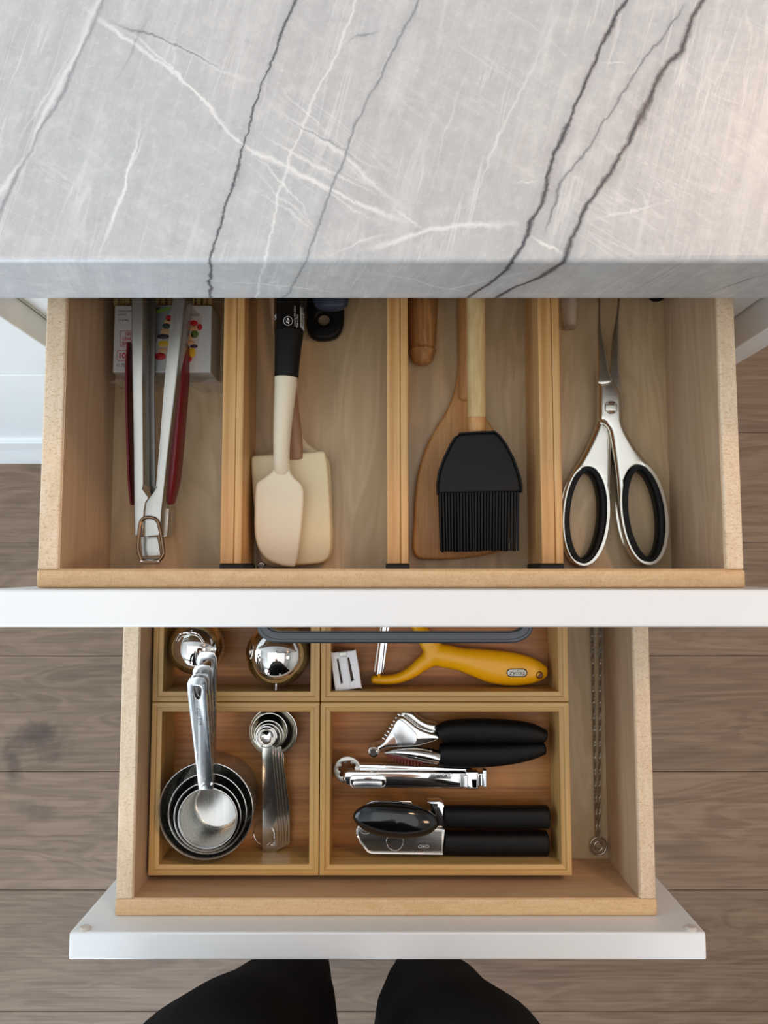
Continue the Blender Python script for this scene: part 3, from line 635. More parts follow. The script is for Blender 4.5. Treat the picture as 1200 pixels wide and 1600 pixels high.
# tongs
SST = brushed('dull tong steel', (178, 176, 170), .34, 1, amt=.3)
TP = tilt(880, .497, 470, .482)
tg = thing('tongs', 'locking steel tongs with dark red grips lying across the skewer carton', 'tongs', (wp(235, 760, .5).x, wp(235, 760, .5).y, zf))
def below(me, P, k):   # lower a plate by k
    for v in me.vertices: v.co.z -= k
    return me
la = [(205, 400), (224, 400), (223, 470), (221.5, 600), (222.5, 700), (223.5, 757), (222, 764), (232, 778), (227, 785), (224.5, 800), (224, 822), (222, 838), (210.5, 837), (209.5, 790), (208.5, 700), (206, 560), (205, 470)]
mk('arm', join('a', plate([la], TP, .0014, .0004), plate([[(205, 400), (207.5, 400), (207.5, 470), (208.5, 560), (211, 700), (212, 790), (212.5, 837), (210.5, 837), (209.5, 790), (208.5, 700), (206, 560), (205, 470)]], TP, .016, .0004),     plate([[(205, 400), (205.6, 400), (205.6, 470), (205, 470)]], TP, .002, .0002)), SST, tg)
mk('arm_lining', below(plate([[(223, 400), (233, 400), (232, 470), (230, 600), (231, 700), (232, 752), (236, 764), (228, 776), (222.5, 764), (223.5, 757), (222.5, 700), (221.5, 600), (223, 470)]], TP, .0012, .0003), TP, .0155), plain('steel with painted dark reflection', (112, 110, 106), .35, .9), tg)  # darker steel colour stands in for the inner face's dark reflection
mk('arm', plate([[(223, 400), (224.2, 400), (223.2, 470), (222, 600), (223, 700), (223.6, 757), (222.6, 757), (221.8, 700), (220.8, 600), (222, 470)]], TP, .016, .0002), SSR, tg)
ra = [(278, 400), (298, 400), (290, 470), (275, 600), (263, 700), (256, 765), (252, 800), (251, 836), (226, 839), (226, 800), (228, 785), (240, 769), (244, 762), (249, 700), (257, 600), (270, 470)]
TP2 = (TP[0]+.0011, TP[1], TP[2])
mk('arm', join('a', plate([ra], TP2, .0014, .0004), plate([[(295, 400), (298, 400), (290, 470), (275, 600), (263, 700), (256, 765), (252, 800), (251, 836), (249, 836), (250, 800), (254, 765), (260.5, 700), (272.5, 600), (287, 470)]], TP2, .017, .0004)), SST, tg)
mk('arm', plate([[(277, 400), (278.5, 400), (270.8, 470), (257.8, 600), (249.8, 700), (244.8, 760), (243.6, 760), (248.8, 700), (256.6, 600), (269.4, 470)]], TP2, .017, .0002), SSR, tg)
mk('grip', loft([(203.8, 538, .502, 5, .012), (203.8, 580, .503, 6, .018), (204.5, 640, .505, 6, .019), (206, 700, .507, 6, .019), (207.5, 750, .509, 6, .018), (208.8, 788, .511, 5, .012)], ex=3), RED, tg, label='dark red silicone grip')
mk('grip', loft([(288.5, 541, .502, 12, .012), (287, 580, .503, 14, .018), (282.5, 640, .505, 14, .019), (278, 695, .507, 14, .019), (272.5, 750, .509, 14, .018), (266, 785, .511, 11, .012)], ex=3), RED, tg, label='dark red silicone grip')
mk('pull_tab', plate([[(220, 838), (246, 839), (251, 868), (222, 870)]], pl(.4985), .0012, .0003), SST, tg)
mk('spring_housing', below(plate([[(253, 796), (264, 794), (261, 838), (252, 840)]], pl(.505), .014, .0004), 0, 0), SSR, tg)
mk('rivet', lathe([(0, .0016), (.0018, .0014), (.0024, .0004), (.0026, 0), (.0026, -.001)], tuple(wp(231, 818, .4955)), 'Z', 20), CHS, tg)
q = [(218.5, 868), (216, 855), (218, 825), (222, 812), (232, 808.5), (244, 812), (249.5, 825), (255, 855), (254.5, 868), (246, 876), (224, 876)]
mk('hanging_loop', tube([wpl(a, b_, pl(.4925)) for a, b_ in q], .0012, 10, True, 4), BRONZE, tg, label='darkened wire hanging loop')
a, b_ = wp(221, 877, .4935), wp(250, 877, .4935); mk('roller', tube([a, b_], .0021, 14), SSB, tg)

# spatulas
p0 = wp(432, 800, .52)
sB = thing('wide_spatula', 'wide rectangular cream silicone spatula with wooden handle, middle of its stack', 'spatula', (p0.x, p0.y, HC-.522))
blB = [(392, 722), (393, 714), (400, 711), (440, 709), (480, 706), (500, 704), (507, 706), (510, 715), (513, 740), (516, 790), (517.5, 830), (517, 858), (513, 871), (502, 879), (480, 882), (440, 883), (418, 879), (407, 862), (399, 820), (394, 765)]
mk('blade', plate([blB], tilt(880, .519, 706, .5105), .0050, .0022, 3, 3), CREAM2, sB)
mk('handle', loft([(461, 716, .5110, 24, .006), (460, 690, .5100, 25, .008), (455, 640, .508, 25, .010), (447, 570, .505, 25, .011), (437, 500, .503, 26, .012), (430, 440, .502, 26, .012), (420, 360, .502, 27, .012)], cap=(.2, .6)), wood('pinkish worn wood', (176, 136, 104), (140, 102, 74), 1, rough=.5), sB, label='worn wooden handle')
sC = thing('wide_spatula', 'cream silicone spatula at the bottom of its stack, its flared neck showing', 'spatula', (p0.x+.002, p0.y, zf))
mk('blade', plate([[(399, 730), (408, 712), (440, 706), (462, 700), (470, 680), (478, 690), (493, 702), (508, 711), (516, 730), (519, 800), (520, 850), (514, 873), (500, 880), (450, 886), (420, 884), (405, 868), (400, 800)]], .5262, .0045, .0018, 3, 3), CREAM2, sC)
mk('handle', loft([(466, 690, .5262, 14, .006), (463, 650, .5255, 11, .008), (458, 600, .525, 13, .010), (452, 540, .525, 22, .012), (447, 440, .525, 26, .013), (444, 360, .525, 26, .013)], cap=(.2, .6)), CREAM, sC)
sA = thing('slim_spatula', 'slim cream spatula with black sleeve on its handle, topmost of its stack', 'spatula', (p0.x, p0.y, HC-.512))
blA = [(426, 733), (413, 745), (402.5, 752), (398.5, 762), (397, 793), (397, 830), (402.5, 856), (415, 873), (434, 882), (452.5, 885.5), (460.5, 884), (465, 870), (469.5, 838), (473.5, 799), (474.5, 768), (470, 755), (460, 746), (453.5, 735), (452.5, 722), (440, 718), (427, 722)]
mk('blade', plate([blA], tilt(885, .5085, 725, .497), .0048, .0022, 3, 3), CREAM, sA)
mk('neck', loft([(440, 754, .5035, 30, .003), (440, 740, .5005, 25, .0055), (440, 726, .4975, 25.5, .0085), (440, 700, .494, 26, .011), (442, 660, .4905, 29, .013), (445, 620, .488, 33, .0145), (447, 588, .4865, 36, .0155)], cap=(.5, 0)), CREAM, sA)
mk('grip_collar', loft([(447.5, 590, .4863, 37.5, .0162), (449, 560, .4855, 40, .0168), (451, 530, .485, 44, .0175), (451.5, 519, .4848, 46, .018)], cap=(0, 0), sub=3), BLKS, sA, label='black silicone collar')
SL = [(452, 518, .4848, 48, .0186), (452.5, 490, .484, 49, .0188), (453, 440, .483, 49, .019), (453, 360, .482, 49, .019)]
mk('handle_sleeve', loft(SL, cap=(.05, .6)), BLKG, sA, label='black sleeve with white lettering')
def slsurf(co):
    c = wp(452.5, 495, .4842); hw = 48.6/2*pxm(452.5, 495, .4842); dx = max(-.97, min(.97, (co.x-c.x-.0000)/hw)); return c.z+.0095*math.sqrt(1-dx*dx)+.0004
ring = mk('printed_ring', plate([ell(450, 501.5, 7.4, 7.4), ell(450, 501.5, 6.4, 6.4)], .4745, .0001, .00002, 1), INKW, sA)
for v in ring.data.vertices: v.co.z = slsurf(v.co+ORG[sA])-ORG[sA].z
text('gir', 450, 501.5, .4745, 6.5, rot=-90, m=INKW, parent=sA, align='CENTER', surf=slsurf, bold=.02)
text('Made in China', 464.5, 512, .4765, 2.6, rot=90, m=INKW, parent=sA, surf=slsurf); text('owned by GIR, ©2013', 460.8, 510.5, .4758, 2.6, rot=90, m=INKW, parent=sA, surf=slsurf)
lb = mk('printed_strip', plate([[(469.6, 440), (475, 440), (474.6, 516), (469.4, 511.5)]], .479, .0001, .00002, 1), INKW, sA)
bm = bmesh.new(); bm.from_mesh(lb.data); bmesh.ops.subdivide_edges(bm, edges=bm.edges, cuts=3, use_grid_fill=True); bm.to_mesh(lb.data); bm.free()
for v in lb.data.vertices: v.co.z = slsurf(v.co+ORG[sA])-ORG[sA].z-.0001
text('silicone spatula', 472.3, 509, .479, 4.2, rot=90, m=INKK, parent=sA, surf=lambda c: slsurf(c)+.0002, shear=.3, bold=.01)
text('GIR', 430.5, 500, .479, 4, rot=90, m=INKW, parent=sA, surf=slsurf)
# black handle with a hole and the navy one on top
bh = thing('black_utensil', 'flat black utensil handle with a round hanging hole beside the black sleeve', 'utensil', (wp(508, 500, .52).x, wp(508, 460, .52).y, zf))
mk('handle', plate([crom([(479, 380), (537, 380), (538, 440), (537.5, 480), (536.5, 503), (531, 519), (519, 528), (500, 530), (487, 526), (479.5, 515), (478, 500), (478.5, 440)], 4), ell(505.5, 497.5, 9.3, 9.3)], .5225, .0085, .0028, 3), BLKS, bh)
nh = thing('navy_utensil', 'navy blue rounded handle tip resting on the black holed handle', 'utensil', (wp(518, 470, .5).x, wp(518, 430, .5).y, HC-.514))
mk('handle', loft([(517, 476, .507, 52, .010), (517, 458, .507, 60, .013), (516, 420, .507, 62, .014), (515, 340, .507, 58, .014)], cap=(.42, .6), ex=2.4), NAVY, nh)

# third compartment: pestle end, turner, brush
rp = thing('wooden_roller', 'rounded end of a worn wooden rolling handle beside the second divider', 'rolling pin', (wp(660, 480, .52).x, wp(660, 430, .52).y, zf))
mk('handle', loft([(660, 558, .5243, 36, .0165), (660, 553, .5243, 39, .0185), (660, 549, .5243, 43.5, .0210), (660, 544, .5243, 39, .0188), (660.5, 534, .5243, 41.5, .0200), (661, 500, .5243, 44, .0210), (661.5, 470, .5243, 45.5, .0214), (662, 380, .5243, 46, .0214)], cap=(.75, .5), sub=3), wood('worn brown wood', (188, 140, 84), (128, 86, 44), 1, fig=36, grain=500, stretch=8, figamt=.5, grainamt=.9, rough=.6, bump=.4), rp)
tn = thing('wooden_turner', 'broad brown wooden turner lying under the black pastry brush', 'spatula', (wp(710, 760, .52).x, wp(710, 700, .52).y, zf))
hd = [(715, 400), (714.8, 470), (715.8, 530), (715.5, 568), (712, 602), (700, 637), (681, 668), (665.6, 699), (655, 731), (649, 768), (646.8, 815), (645, 850), (648.5, 867), (662, 873.5), (694, 873.8), (731, 871.5), (765, 866), (790, 856), (800, 830), (800, 780), (795, 730), (784, 692), (770, 668), (757, 645), (748, 602), (744, 560), (742, 470), (742, 400)]
mk('head', plate([crom(hd, 3)], .5268, .0065, .0022, 3), BEECH, tn)
mk('handle', loft([(728, 620, .5262, 24, .0085), (729, 540, .5262, 26, .0125), (729, 440, .526, 26, .0135), (729, 340, .526, 26, .0135)], cap=(.6, .6)), BEECH, tn)
br = thing('pastry_brush', 'black silicone pastry brush with pale wooden handle on the wooden turner', 'brush', (wp(748, 760, .51).x, wp(748, 740, .51).y, HC-.520))
mk('handle', loft([(744.5, 652, .503, 28.5, .0118), (744.3, 620, .5015, 29, .0122), (744, 560, .499, 29.5, .0125), (743.5, 470, .496, 28.5, .012), (743.5, 380, .494, 28, .012)], cap=(0, .6)), PALEW, br, label='pale raw wooden handle')
mk('handle_base', loft([(744.5, 684, .5062, 27, .0100), (744.8, 672, .5058, 28, .0106), (744.6, 650, .5035, 28.4, .0116)], cap=(0, 0), sub=2), BEECH, br, label='brown stained end of the handle')
hb = [(717, 677.5), (745, 675.5), (773.5, 674.5), (781, 681), (790, 693), (802, 715), (811, 740), (815, 756), (815.5, 769), (750, 770.5), (684, 771.5), (683, 756), (686, 737), (694, 715), (705, 693), (712, 682)]
mk('brush_head', plate([hb], tilt(771, .5005, 675, .4985), .0125, .0022, 3), BLKS, br)
mk('head_rim', tube([wpl(x, y_, pl(.4988)) for x, y_ in hb[:9]]+[], .0007, 6), BLKS, br); mk('head_rim', tube([wpl(x, y_, pl(.4988)) for x, y_ in hb[10:]], .0007, 6), BLKS, br)
L = []
for r_ in range(3):
    for i in range(27):
        u = (i+(.5 if r_ == 1 else 0))/26.5; xt = 687+u*(811.5-687); xe = 689.5+u*(809.5-689.5)+(random.uniform(-.8, .8) if i < 22 else (i-22)*.4); ye = 862+random.uniform(-1.2, 1.2)-u*2
        if r_ and i > 22: continue
        D0 = .5025+.0038*r_
        a = wp(xt, 769, D0); e = wp(xe, ye, D0+.0035); w_ = 2.45*pxm(xt, 800, D0)
        L.append(loft_w([(a.x, a.y, a.z, w_, .0014), ((a.x+e.x)/2, (a.y+e.y)/2, (a.z+e.z)/2, w_*.92, .0013), (e.x, e.y, e.z, w_*.85, .0011)], seg=6, cap=(0, 0), sub=1))
mk('bristles', join('b', *L), BLKS, br, kind='stuff', label='row of thin black silicone bristles')

# scissors compartment
tb = thing('clear_tube', 'end of a clear plastic tube beside the third divider', 'tube', (wp(890, 490, .52).x, wp(890, 450, .52).y, zf))
CLR = plain('clear smoky plastic', (236, 228, 214), .08, var=0); CLR.node_tree.nodes['Principled BSDF'].inputs['Alpha'].default_value = .35
mk('barrel', loft([(890.5, 511, .5265, 18, .0125), (890, 490, .526, 21, .014), (889.5, 470, .5255, 24, .0155), (889, 380, .525, 27, .0165)], cap=(.12, .3)), CLR, tb)
mk('end_rim', loft([(890.5, 512.5, .5265, 17.5, .0122), (890.5, 511, .5265, 18.6, .0130)], cap=(.1, 0), sub=1), plain('smoky rim', (150, 132, 110), .2), tb)
kn = thing('dark_utensil', 'tip of a dark utensil just showing under the countertop edge right of the scissors', 'utensil', (wp(1026, 468, .52).x, wp(1026, 440, .52).y, zf))
mk('handle', loft([(1026, 466, .528, 22, .008), (1026, 440, .527, 30, .012), (1026, 360, .527, 30, .012)], cap=(.5, .5)), BLK, kn)
sc = thing('kitchen_scissors', 'large steel kitchen scissors with black lined oval finger rings', 'scissors', (wp(960, 640, .52).x, wp(960, 640, .52).y, zf))
SCM = plain('satin forged steel', (214, 210, 200), .20, 1, var=.03)
lring = ell(914.3, 804.5, 23, 67, 3.5, 40); rring = ell(1006, 802.5, 23, 68, -7.5, 40)
lo_i = ell(917.3, 804.5, 35, 78.5, 3.5, 44); ro_i = ell(1008.5, 802.5, 33.5, 78.5, -7.5, 44)
pieceB = [(937.5, 654), (949, 663), (955.5, 676), (956.5, 700), (956.5, 721), (956.4, 752), (956.5, 784), (955, 815), (948, 846), (939, 868), (926, 882), (912, 885.5), (896, 879), (885, 860), (881.2, 831), (881.5, 793), (886, 765), (896, 738), (909, 717), (922, 692), (932, 668)]
hB = crom(pieceB, 4)
mk('handle_half', plate([hB, ell(916.5, 804.5, 29, 72, 3.5, 40)], .5225, .0105, .0034, 4), SCM, sc)
mk('blade', plate([crom([(953, 584), (955, 549), (958, 521), (963.5, 493), (965.5, 470), (967, 440), (969.5, 400), (974, 370), (975, 400), (970, 440), (969, 470), (967.5, 500), (968.3, 549), (969.5, 581), (972, 612), (973, 640), (940, 655), (944, 610)], 3)], .5202, .0032, .0010, 2), SCM, sc, label='lower blade with engraved lettering')
mk('finger_ring', plate([ell(917.0, 804.5, 34, 77.3, 3.5, 44), lring], .5208, .0125, .0034, 4), BLK, sc, label='black soft lining of the finger ring')
pieceA = [(935.5, 581), (937, 600), (937, 640), (938, 655), (948, 662.5), (955, 674), (960, 706), (965, 746), (967.5, 777), (972, 809), (977, 834), (986, 862), (998, 878), (1013, 884.5), (1027, 880), (1040.5, 862), (1045.2, 837), (1045.5, 809), (1042, 777), (1031, 749), (1015.5, 725), (997, 702), (982, 677), (975, 659), (974, 643), (973, 624), (970, 611), (964.5, 601), (955.6, 592)]
mk('handle_half', plate([crom(pieceA, 4), ell(1007, 802.5, 29, 73, -7.5, 40)], .5180, .0110, .0034, 4), SCM, sc)
mk('blade', plate([crom([(935.2, 600), (935.6, 581), (935, 549), (934.3, 521), (934.8, 496), (935, 470), (931, 430), (924, 390), (921, 370), (927, 385), (936, 430), (938.6, 470), (938.6, 496), (941.5, 521), (947, 549), (953, 581), (957, 597)], 3)], .5168, .0032, .0010, 2), SCM, sc)
mk('finger_ring', plate([ell(1008.3, 802.5, 33.2, 77.6, -7.5, 44), rring], .5165, .0125, .0034, 4), BLK, sc, label='black soft lining of the finger ring')
c = wp(955.7, 636, .5178)
mk('pivot_screw', lathe([(0, .0004), (.0034, .0004), (.0036, 0), (.0041, .0008), (.0046, .0008), (.0049, 0)], tuple(c), 'Z', 28), SSR, sc)
mk('pivot_slot', plate([rrect(946.5, 632, 965, 641.5, 1.5)], .5166, .0008, .0002), SCM, sc); mk('pivot_slot', plate([rrect(952, 627, 960, 646, 1)], .5168, .0006, .0002), BRONZE, sc)
text('18/8 stainless', 964, 590, .5201, 5.5, rot=93, m=ENG, parent=sc, wide=1.05)

# ================================================================== LOWER DRAWER CONTENTS
# chrome balls
for (px, py, D, rp_, lab) in ((434, 1021.5, .650, 50, 'polished chrome ball with small knob under the bar handle'), (306, 1011, .651, 41.5, 'polished chrome ball behind the measuring cup handles')):
    c = wp(px, py, D); r = rp_*(wp(px, py, D)-Vector((0, 0, HC))).length/F*.985; r = min(r, .0275); c.z = HC-FB+r+.0002
    t = thing('chrome_ball', lab, 'ball', (c.x, c.y, c.z-r), 'chrome balls in the lower drawer')
    prof = [(r*math.sin(math.radians(a)), r*math.cos(math.radians(a))) for a in list(range(0, 89, 4))]+[(r*.9995, r*.02), (r*.995, .0), (r*.9995, -r*.02)]+[(r*math.sin(math.radians(a)), r*math.cos(math.radians(a))) for a in range(93, 181, 4)]+[(0, -r)]
    mk('shell', lathe(prof, tuple(c), 'Z', 64), CHS, t)
    k = Vector((0, -.93, .30)).normalized()
    if px > 400: mk('knob', tube([c+k*(r-.0005), c+k*(r+.002), c+k*(r+.0022), c+k*(r+.004)], .0011, 10), CHS, t)
    else: mk('wire_bail', tube([c+Vector(v)*r for v in ((-.55, .30, .86), (-.42, .52, .88), (-.1, .60, .92), (.25, .55, .92), (.5, .25, .93))], .0008, 8, sub=5), CHS, t)
# measuring cups
cups = [((321.5, 1267), 74, .630, .678, (301, 331), (323, 1020, .6095), 4, 'largest steel measuring cup, outermost of the nest'),
        ((324, 1271), 61.5, .626, .6745, 0, (316, 1041, .6030), 3, 'second largest steel measuring cup, nested inside the outermost one'),
        ((324, 1276.5), 52.5, .622, .6695, 0, (311.5, 1055, .5965), 2, 'third steel measuring cup of the nest, around the smallest'),
        ((324.5, 1279), 46.5, .618, .6575, 0, (307.5, 1060, .5900), 1, 'smallest steel measuring cup, innermost of the nest')]
for (ctr, rp_, D, Db, _, (hx, hy_, hD), num, lab) in cups:
    c = wp(ctr[0], ctr[1], D); r = rp_*pxm(ctr[0], ctr[1], D); dep = Db-D-.0004; rb = r*(.90 if num < 4 else .93); e = .0007
    t = thing('measuring_cup', lab, 'measuring cup', (c.x, c.y, c.z-dep), 'nested steel measuring cups')
    prof = [(0, -dep), (rb-.003, -dep), (rb-.0008, -dep+.0008), (rb, -dep+.003), (r-.0012, -.0012), (r, -.0008), (r+.0002, -.0002), (r-.0004, 0), (r-.0011, -.0006), (r-.0016, -.0022), (rb-e, -dep+.0034), (rb-.0014-e, -dep+.0015), (rb-.0034, -dep+e), (0, -dep+e)]
    mk('bowl', lathe(prof, tuple(c), 'Z', 64), SS, t)
    ys = ctr[1]-rp_
    P = tilt(ys, D-.0006, hy_+30, hD)
    w0, w1 = 11.5, 15.5
    y0_, y1_ = ys+2, hy_; bxm = 323.5 if num > 1 else 322
    out = [(bxm-w0, y0_), (bxm-w0-.3, y0_-6), (hx-w1+1, y1_+26), (hx-w1, y1_+8), (hx-w1+4, y1_-.5), (hx, y1_-2.5), (hx+w1-4, y1_-.5), (hx+w1, y1_+8), (hx+w1-.6, y1_+26), (bxm+w0+.3, y0_-6), (bxm+w0, y0_)]
    hole = crom([(hx-5.5, y1_+13), (hx+6.5, y1_+13.5), (hx+6, y1_+27), (hx+3.5, y1_+33), (hx-1, y1_+32), (hx-4, y1_+26)], 4)
    o = mk('handle', plate([out, hole], P, .0016, .0006, 2), SSB, t)
    mk('handle_flange', plate([[(bxm+w0-1.2, y0_), (bxm+w0+.3, y0_-2), (hx+w1-.5, y1_+24), (hx+w1-1.8, y1_+24)]], P, .0050, .0005, 2), SS, t)
    mk('handle_flange', plate([[(bxm-w0+1.2, y0_), (bxm-w0-.1, y0_-2), (hx-w1+.8, y1_+24), (hx-w1+2.1, y1_+24)]], P, .0050, .0005, 2), SS, t)
    if num == 1:
        def sf(co, P=P): return P[0]+P[1]*co.x+P[2]*co.y+.0001
        text('cup', 311.5, 1104, .597, 7, rot=-86, m=ENG, parent=t, surf=sf, shear=.3); text('1/4', 313.5, 1120, .599, 7, rot=-86, m=ENG, parent=t, surf=sf)
    for s in (-1, 1): 
        mk('rivet', lathe([(0, .0013), (.0011, .0010), (.0016, 0), (.0016, -.002)], (c.x+s*.0035, c.y+r-.0002+.004, P[0]+P[2]*(c.y+r+.004)), 'Z', 14), CHS, t)
# measuring spoons
sp = [((427, 1143), 37, .662, 434.5, 440.5, 1322, 'largest measuring spoon, lowest of the ringed stack'), ((421, 1142.5), 28, .6595, 431, 436, 1324, 'second largest measuring spoon of the ringed stack'),
      ((420, 1149), 22.8, .6575, 427, 431, 1326, 'middle sized measuring spoon of the ringed stack'), ((419, 1151), 19.6, .6555, 422, 427, 1328, 'second smallest measuring spoon of the ringed stack'), ((416.5, 1151.5), 16.3, .6535, 418, 422.5, 1331, 'smallest measuring spoon, topmost of the ringed stack')]
for k, (ctr, rp_, D, xb_, xe, ye, lab) in enumerate(sp):
    c = wp(ctr[0], ctr[1], D); r = rp_*pxm(ctr[0], ctr[1], D); dep = min(r*.85, .6776-D-.0006-.0022*k*.2); e = .0005
    t = thing('measuring_spoon', lab, 'measuring spoon', (c.x, c.y, c.z-dep), 'ringed steel measuring spoons')
    A = [i*math.pi/2/10 for i in range(11)]
    prof = [(r*math.sin(a), -dep*math.cos(a)) for a in A]+[(r+.0001, .0002), (r-.0005, .0003)]+[((r-e)*math.sin(a), -(dep-e)*math.cos(a)) for a in reversed(A)]
    mk('bowl', lathe(prof, tuple(c), 'Z', 44), CHS if k == 4 else SCM, t)
    ys = ctr[1]+rp_-2; P = tilt(ys, D, ye, D+.0125-.002*(4-k)*.3)
    y0_ = ys
    out = [(xb_-8.6, y0_-2), (xb_+8.6, y0_-2), (xb_+9.2, y0_+20), (xe+12.2, ye-60), (xe+13, ye-6), (xe+11, ye-1), (xe+6, ye+.6), (xe-8, ye+.6), (xe-12, ye-1), (xe-13, ye-6), (xe-12.6, ye-60), (xb_-8.8, y0_+20)]
    mk('handle', plate([out, ell(xe+3.5, ye-16, 4.2, 5)], P, .0011, .0004, 2), SCM, t)
    if k == 4: text('1/8 TSP', xe-.5, ye-88, D+.008, 4.6, rot=-90, m=ENG, parent=t, surf=lambda co, P=P: P[0]+P[2]*co.y+.0001)
c = wp(413, 1302, .668); rr = 17.5*pxm(413, 1302, .668)
mk('key_ring', tube([(c.x+rr*math.cos(a), c.y+rr*math.sin(a), c.z+.0015+.0042*math.cos(a)) for a in [i*2*math.pi/40 for i in range(40)]], .0005, 8, True), CHS, label='thin split ring through the ends of the measuring spoons', cat='ring')
# grater and peeler
gr = thing('hand_grater', 'small white slotted zester with toothed dark sides in the box corner', 'grater', (wp(540, 1048, .66).x, wp(540, 1048, .66).y, HC-FB))
pc = [(516.5, 1022), (520, 1020), (552, 1016.5), (556.5, 1019), (564.5, 1071), (562, 1075), (527, 1079.5), (523.5, 1077)]
mk('cap_plate', plate([crom(pc, 2), [(526, 1030), (528.6, 1029), (535.5, 1067), (532.5, 1069)], [(542.5, 1028), (545.5, 1027), (553, 1063), (548.5, 1065.5)]], .646, .0035, .0009, 3), WHB, gr, label='brushed white slotted end plate')
mk('rib', plate([[(530.5, 1025.5), (541, 1024.5), (547, 1073), (537, 1074)]], .6452, .0012, .0004), WHB, gr)
mk('rib', plate([[(528.5, 1020), (542, 1018.5), (541, 1026), (532, 1027)]], .6449, .0012, .0004), SSR, gr)
mk('body', plate([[(519, 1024), (555.5, 1020), (562, 1070), (526, 1075)]], .6497, .0275, .0008), plain('dark brown steel', (62, 48, 40), .3, .8), gr)
for i in range(8):
    a = wp(557.6+i*.85, 1027+i*5.6, .6540); mk('tooth', tube([(a.x, a.y+.001, a.z+.002), (a.x+.0012, a.y-.0006, a.z-.012)], .0006, 5), SSR, gr)
for i in range(3):
    a = wp(529+i*1.0, 1022, .652+.005*i); b2 = wp(549, 1019.5, .652+.005*i); mk('tooth', tube([(a.x, a.y+.0008, a.z), ((a.x+b2.x)/2, a.y+.0026, a.z), (b2.x, b2.y+.0008, b2.z)], .0005, 5), SSR, gr)
pe = thing('peeler', 'yellow Y shaped vegetable peeler with a steel blade', 'peeler', (wp(700, 1040, .67).x, wp(700, 1040, .67).y, HC-FB))
Dp = .6640
HB = loft([(668, 1029, Dp, 26, .014), (680, 1029, Dp, 33, .0155), (697, 1031.5, Dp, 36.5, .016), (715, 1035, Dp, 35.5, .0165), (740, 1040.5, Dp, 43, .0175), (770, 1047.5, Dp, 52, .018), (800, 1051.5, Dp, 52, .018), (825, 1053.5, Dp, 44, .0165), (842, 1055, Dp, 32, .014), (850, 1055.8, Dp, 21, .011)], cap=(.5, .55), seg=28, ex=2.3)
arm1 = loft([(583, 1067.5, Dp, 13, .010), (601, 1068.3, Dp, 15, .012), (622, 1066, Dp, 16, .0125), (642, 1057, Dp, 19, .013), (659, 1044, Dp, 23, .0135), (674, 1034, Dp, 28, .0145), (686, 1031, Dp, 30, .015)], cap=(.6, .3), seg=20, ex=2.3)
arm2 = loft([(608, 944, .672, 13, .008), (624, 956, .672, 15, .010), (640, 971, .670, 17, .012), (655, 987, .669, 21, .013), (667, 1006, Dp, 27, .0138), (678, 1022, Dp, 31, .015)], cap=(.6, .3), seg=20, ex=2.3)
pm = join('peeler', HB, arm1, arm2)
for v in pm.vertices: v.co.y += .0034
po = mk('body', pm, YEL, pe, ang=180)
q = po.modifiers.new('remesh', 'REMESH'); q.mode = 'VOXEL'; q.voxel_size = .0009; q.use_smooth_shade = True; q = po.modifiers.new('smooth', 'SMOOTH'); q.factor = .5; q.iterations = 10
def psurf(co): return HC-Dp+.0091
mk('badge', plate([rrect(791.5, 1044.6, 824, 1058, 6.4)], .6546, .0012, .0003), INKK, pe, label='small silver oval badge'); mk('badge_plate', plate([rrect(793, 1046, 822.5, 1056.6, 5.2)], .6543, .0012, .0003), plain('silver badge', (196, 192, 180), .35, .5), pe)
text('zyliss', 807.7, 1051.3, .6542, 7.5, m=ENG, parent=pe, align='CENTER', wide=1.15, shear=.2, bold=.01)
mk('hanging_hole', lathe([(0, .0002), (.0022, .0002), (.0026, .0008), (.0031, .0010), (.0034, .0), (.0034, -.004), (0, -.004)], (wp(843, 1055, .657).x, wp(843, 1055, .657).y, HC-.6572), 'Z', 20), plain('brown hole rim', (120, 62, 10), .5), pe)
mk('pivot_peg', loft([(592, 1062, .661, 8, .003), (592, 1054, .659, 4, .002)], cap=(0, .5), sub=1), YEL, pe)
mk('blade', join('b', plate([[(588.5, 1054), (597.5, 980), (606, 950), (611, 950), (603.5, 980), (596, 1051), (592, 1056)]], .6600, .0012, .0003), plate([[(596.8, 1050), (604.6, 980), (612, 950), (615.5, 950), (608.5, 980), (600, 1044), (597, 1052)]], .6590, .0016, .0004)), SSB, pe)
mk('blade', plate([[(584, 1050), (594, 980), (602, 950), (604, 950), (596, 980), (587, 1050)]], .6615, .0010, .0003), SSR, pe)
# garlic press
gp = thing('garlic_press', 'chrome garlic press with two black soft handles at the box top', 'garlic press', (wp(720, 1160, .66).x, wp(720, 1160, .66).y, HC-FB))
mk('handle', loft([(686, 1148, .655, 27, .017), (700, 1143, .655, 33, .018), (730, 1141.5, .655, 36, .019), (765, 1141.5, .655, 36, .019), (800, 1142.5, .655, 34, .018), (830, 1145.5, .655, 30, .016), (850, 1149.5, .655, 20, .012)], cap=(.05, .5), seg=28, ex=2.5), BLK, gp, label='black soft grip handle')
mk('handle', loft([(687, 1179, .657, 33, .016), (710, 1179.5, .657, 37, .018), (750, 1179, .657, 38, .018), (790, 1177, .657, 35, .017), (825, 1173, .657, 29, .015), (848, 1169, .657, 20, .012)], cap=(.05, .5), seg=28, ex=2.5), BLK, gp, label='black soft grip handle')
up_ = [(576, 1174), (579, 1168), (586, 1166), (594, 1163.5), (600, 1158), (606, 1149), (612, 1139), (620, 1124), (626, 1120.5), (632, 1121.5), (642, 1129), (654, 1138), (668, 1144), (685, 1149), (685.5, 1156), (676, 1160), (660, 1164.5), (648, 1167), (630, 1168), (612, 1168), (598, 1171), (590, 1178), (583, 1182), (577, 1180)]
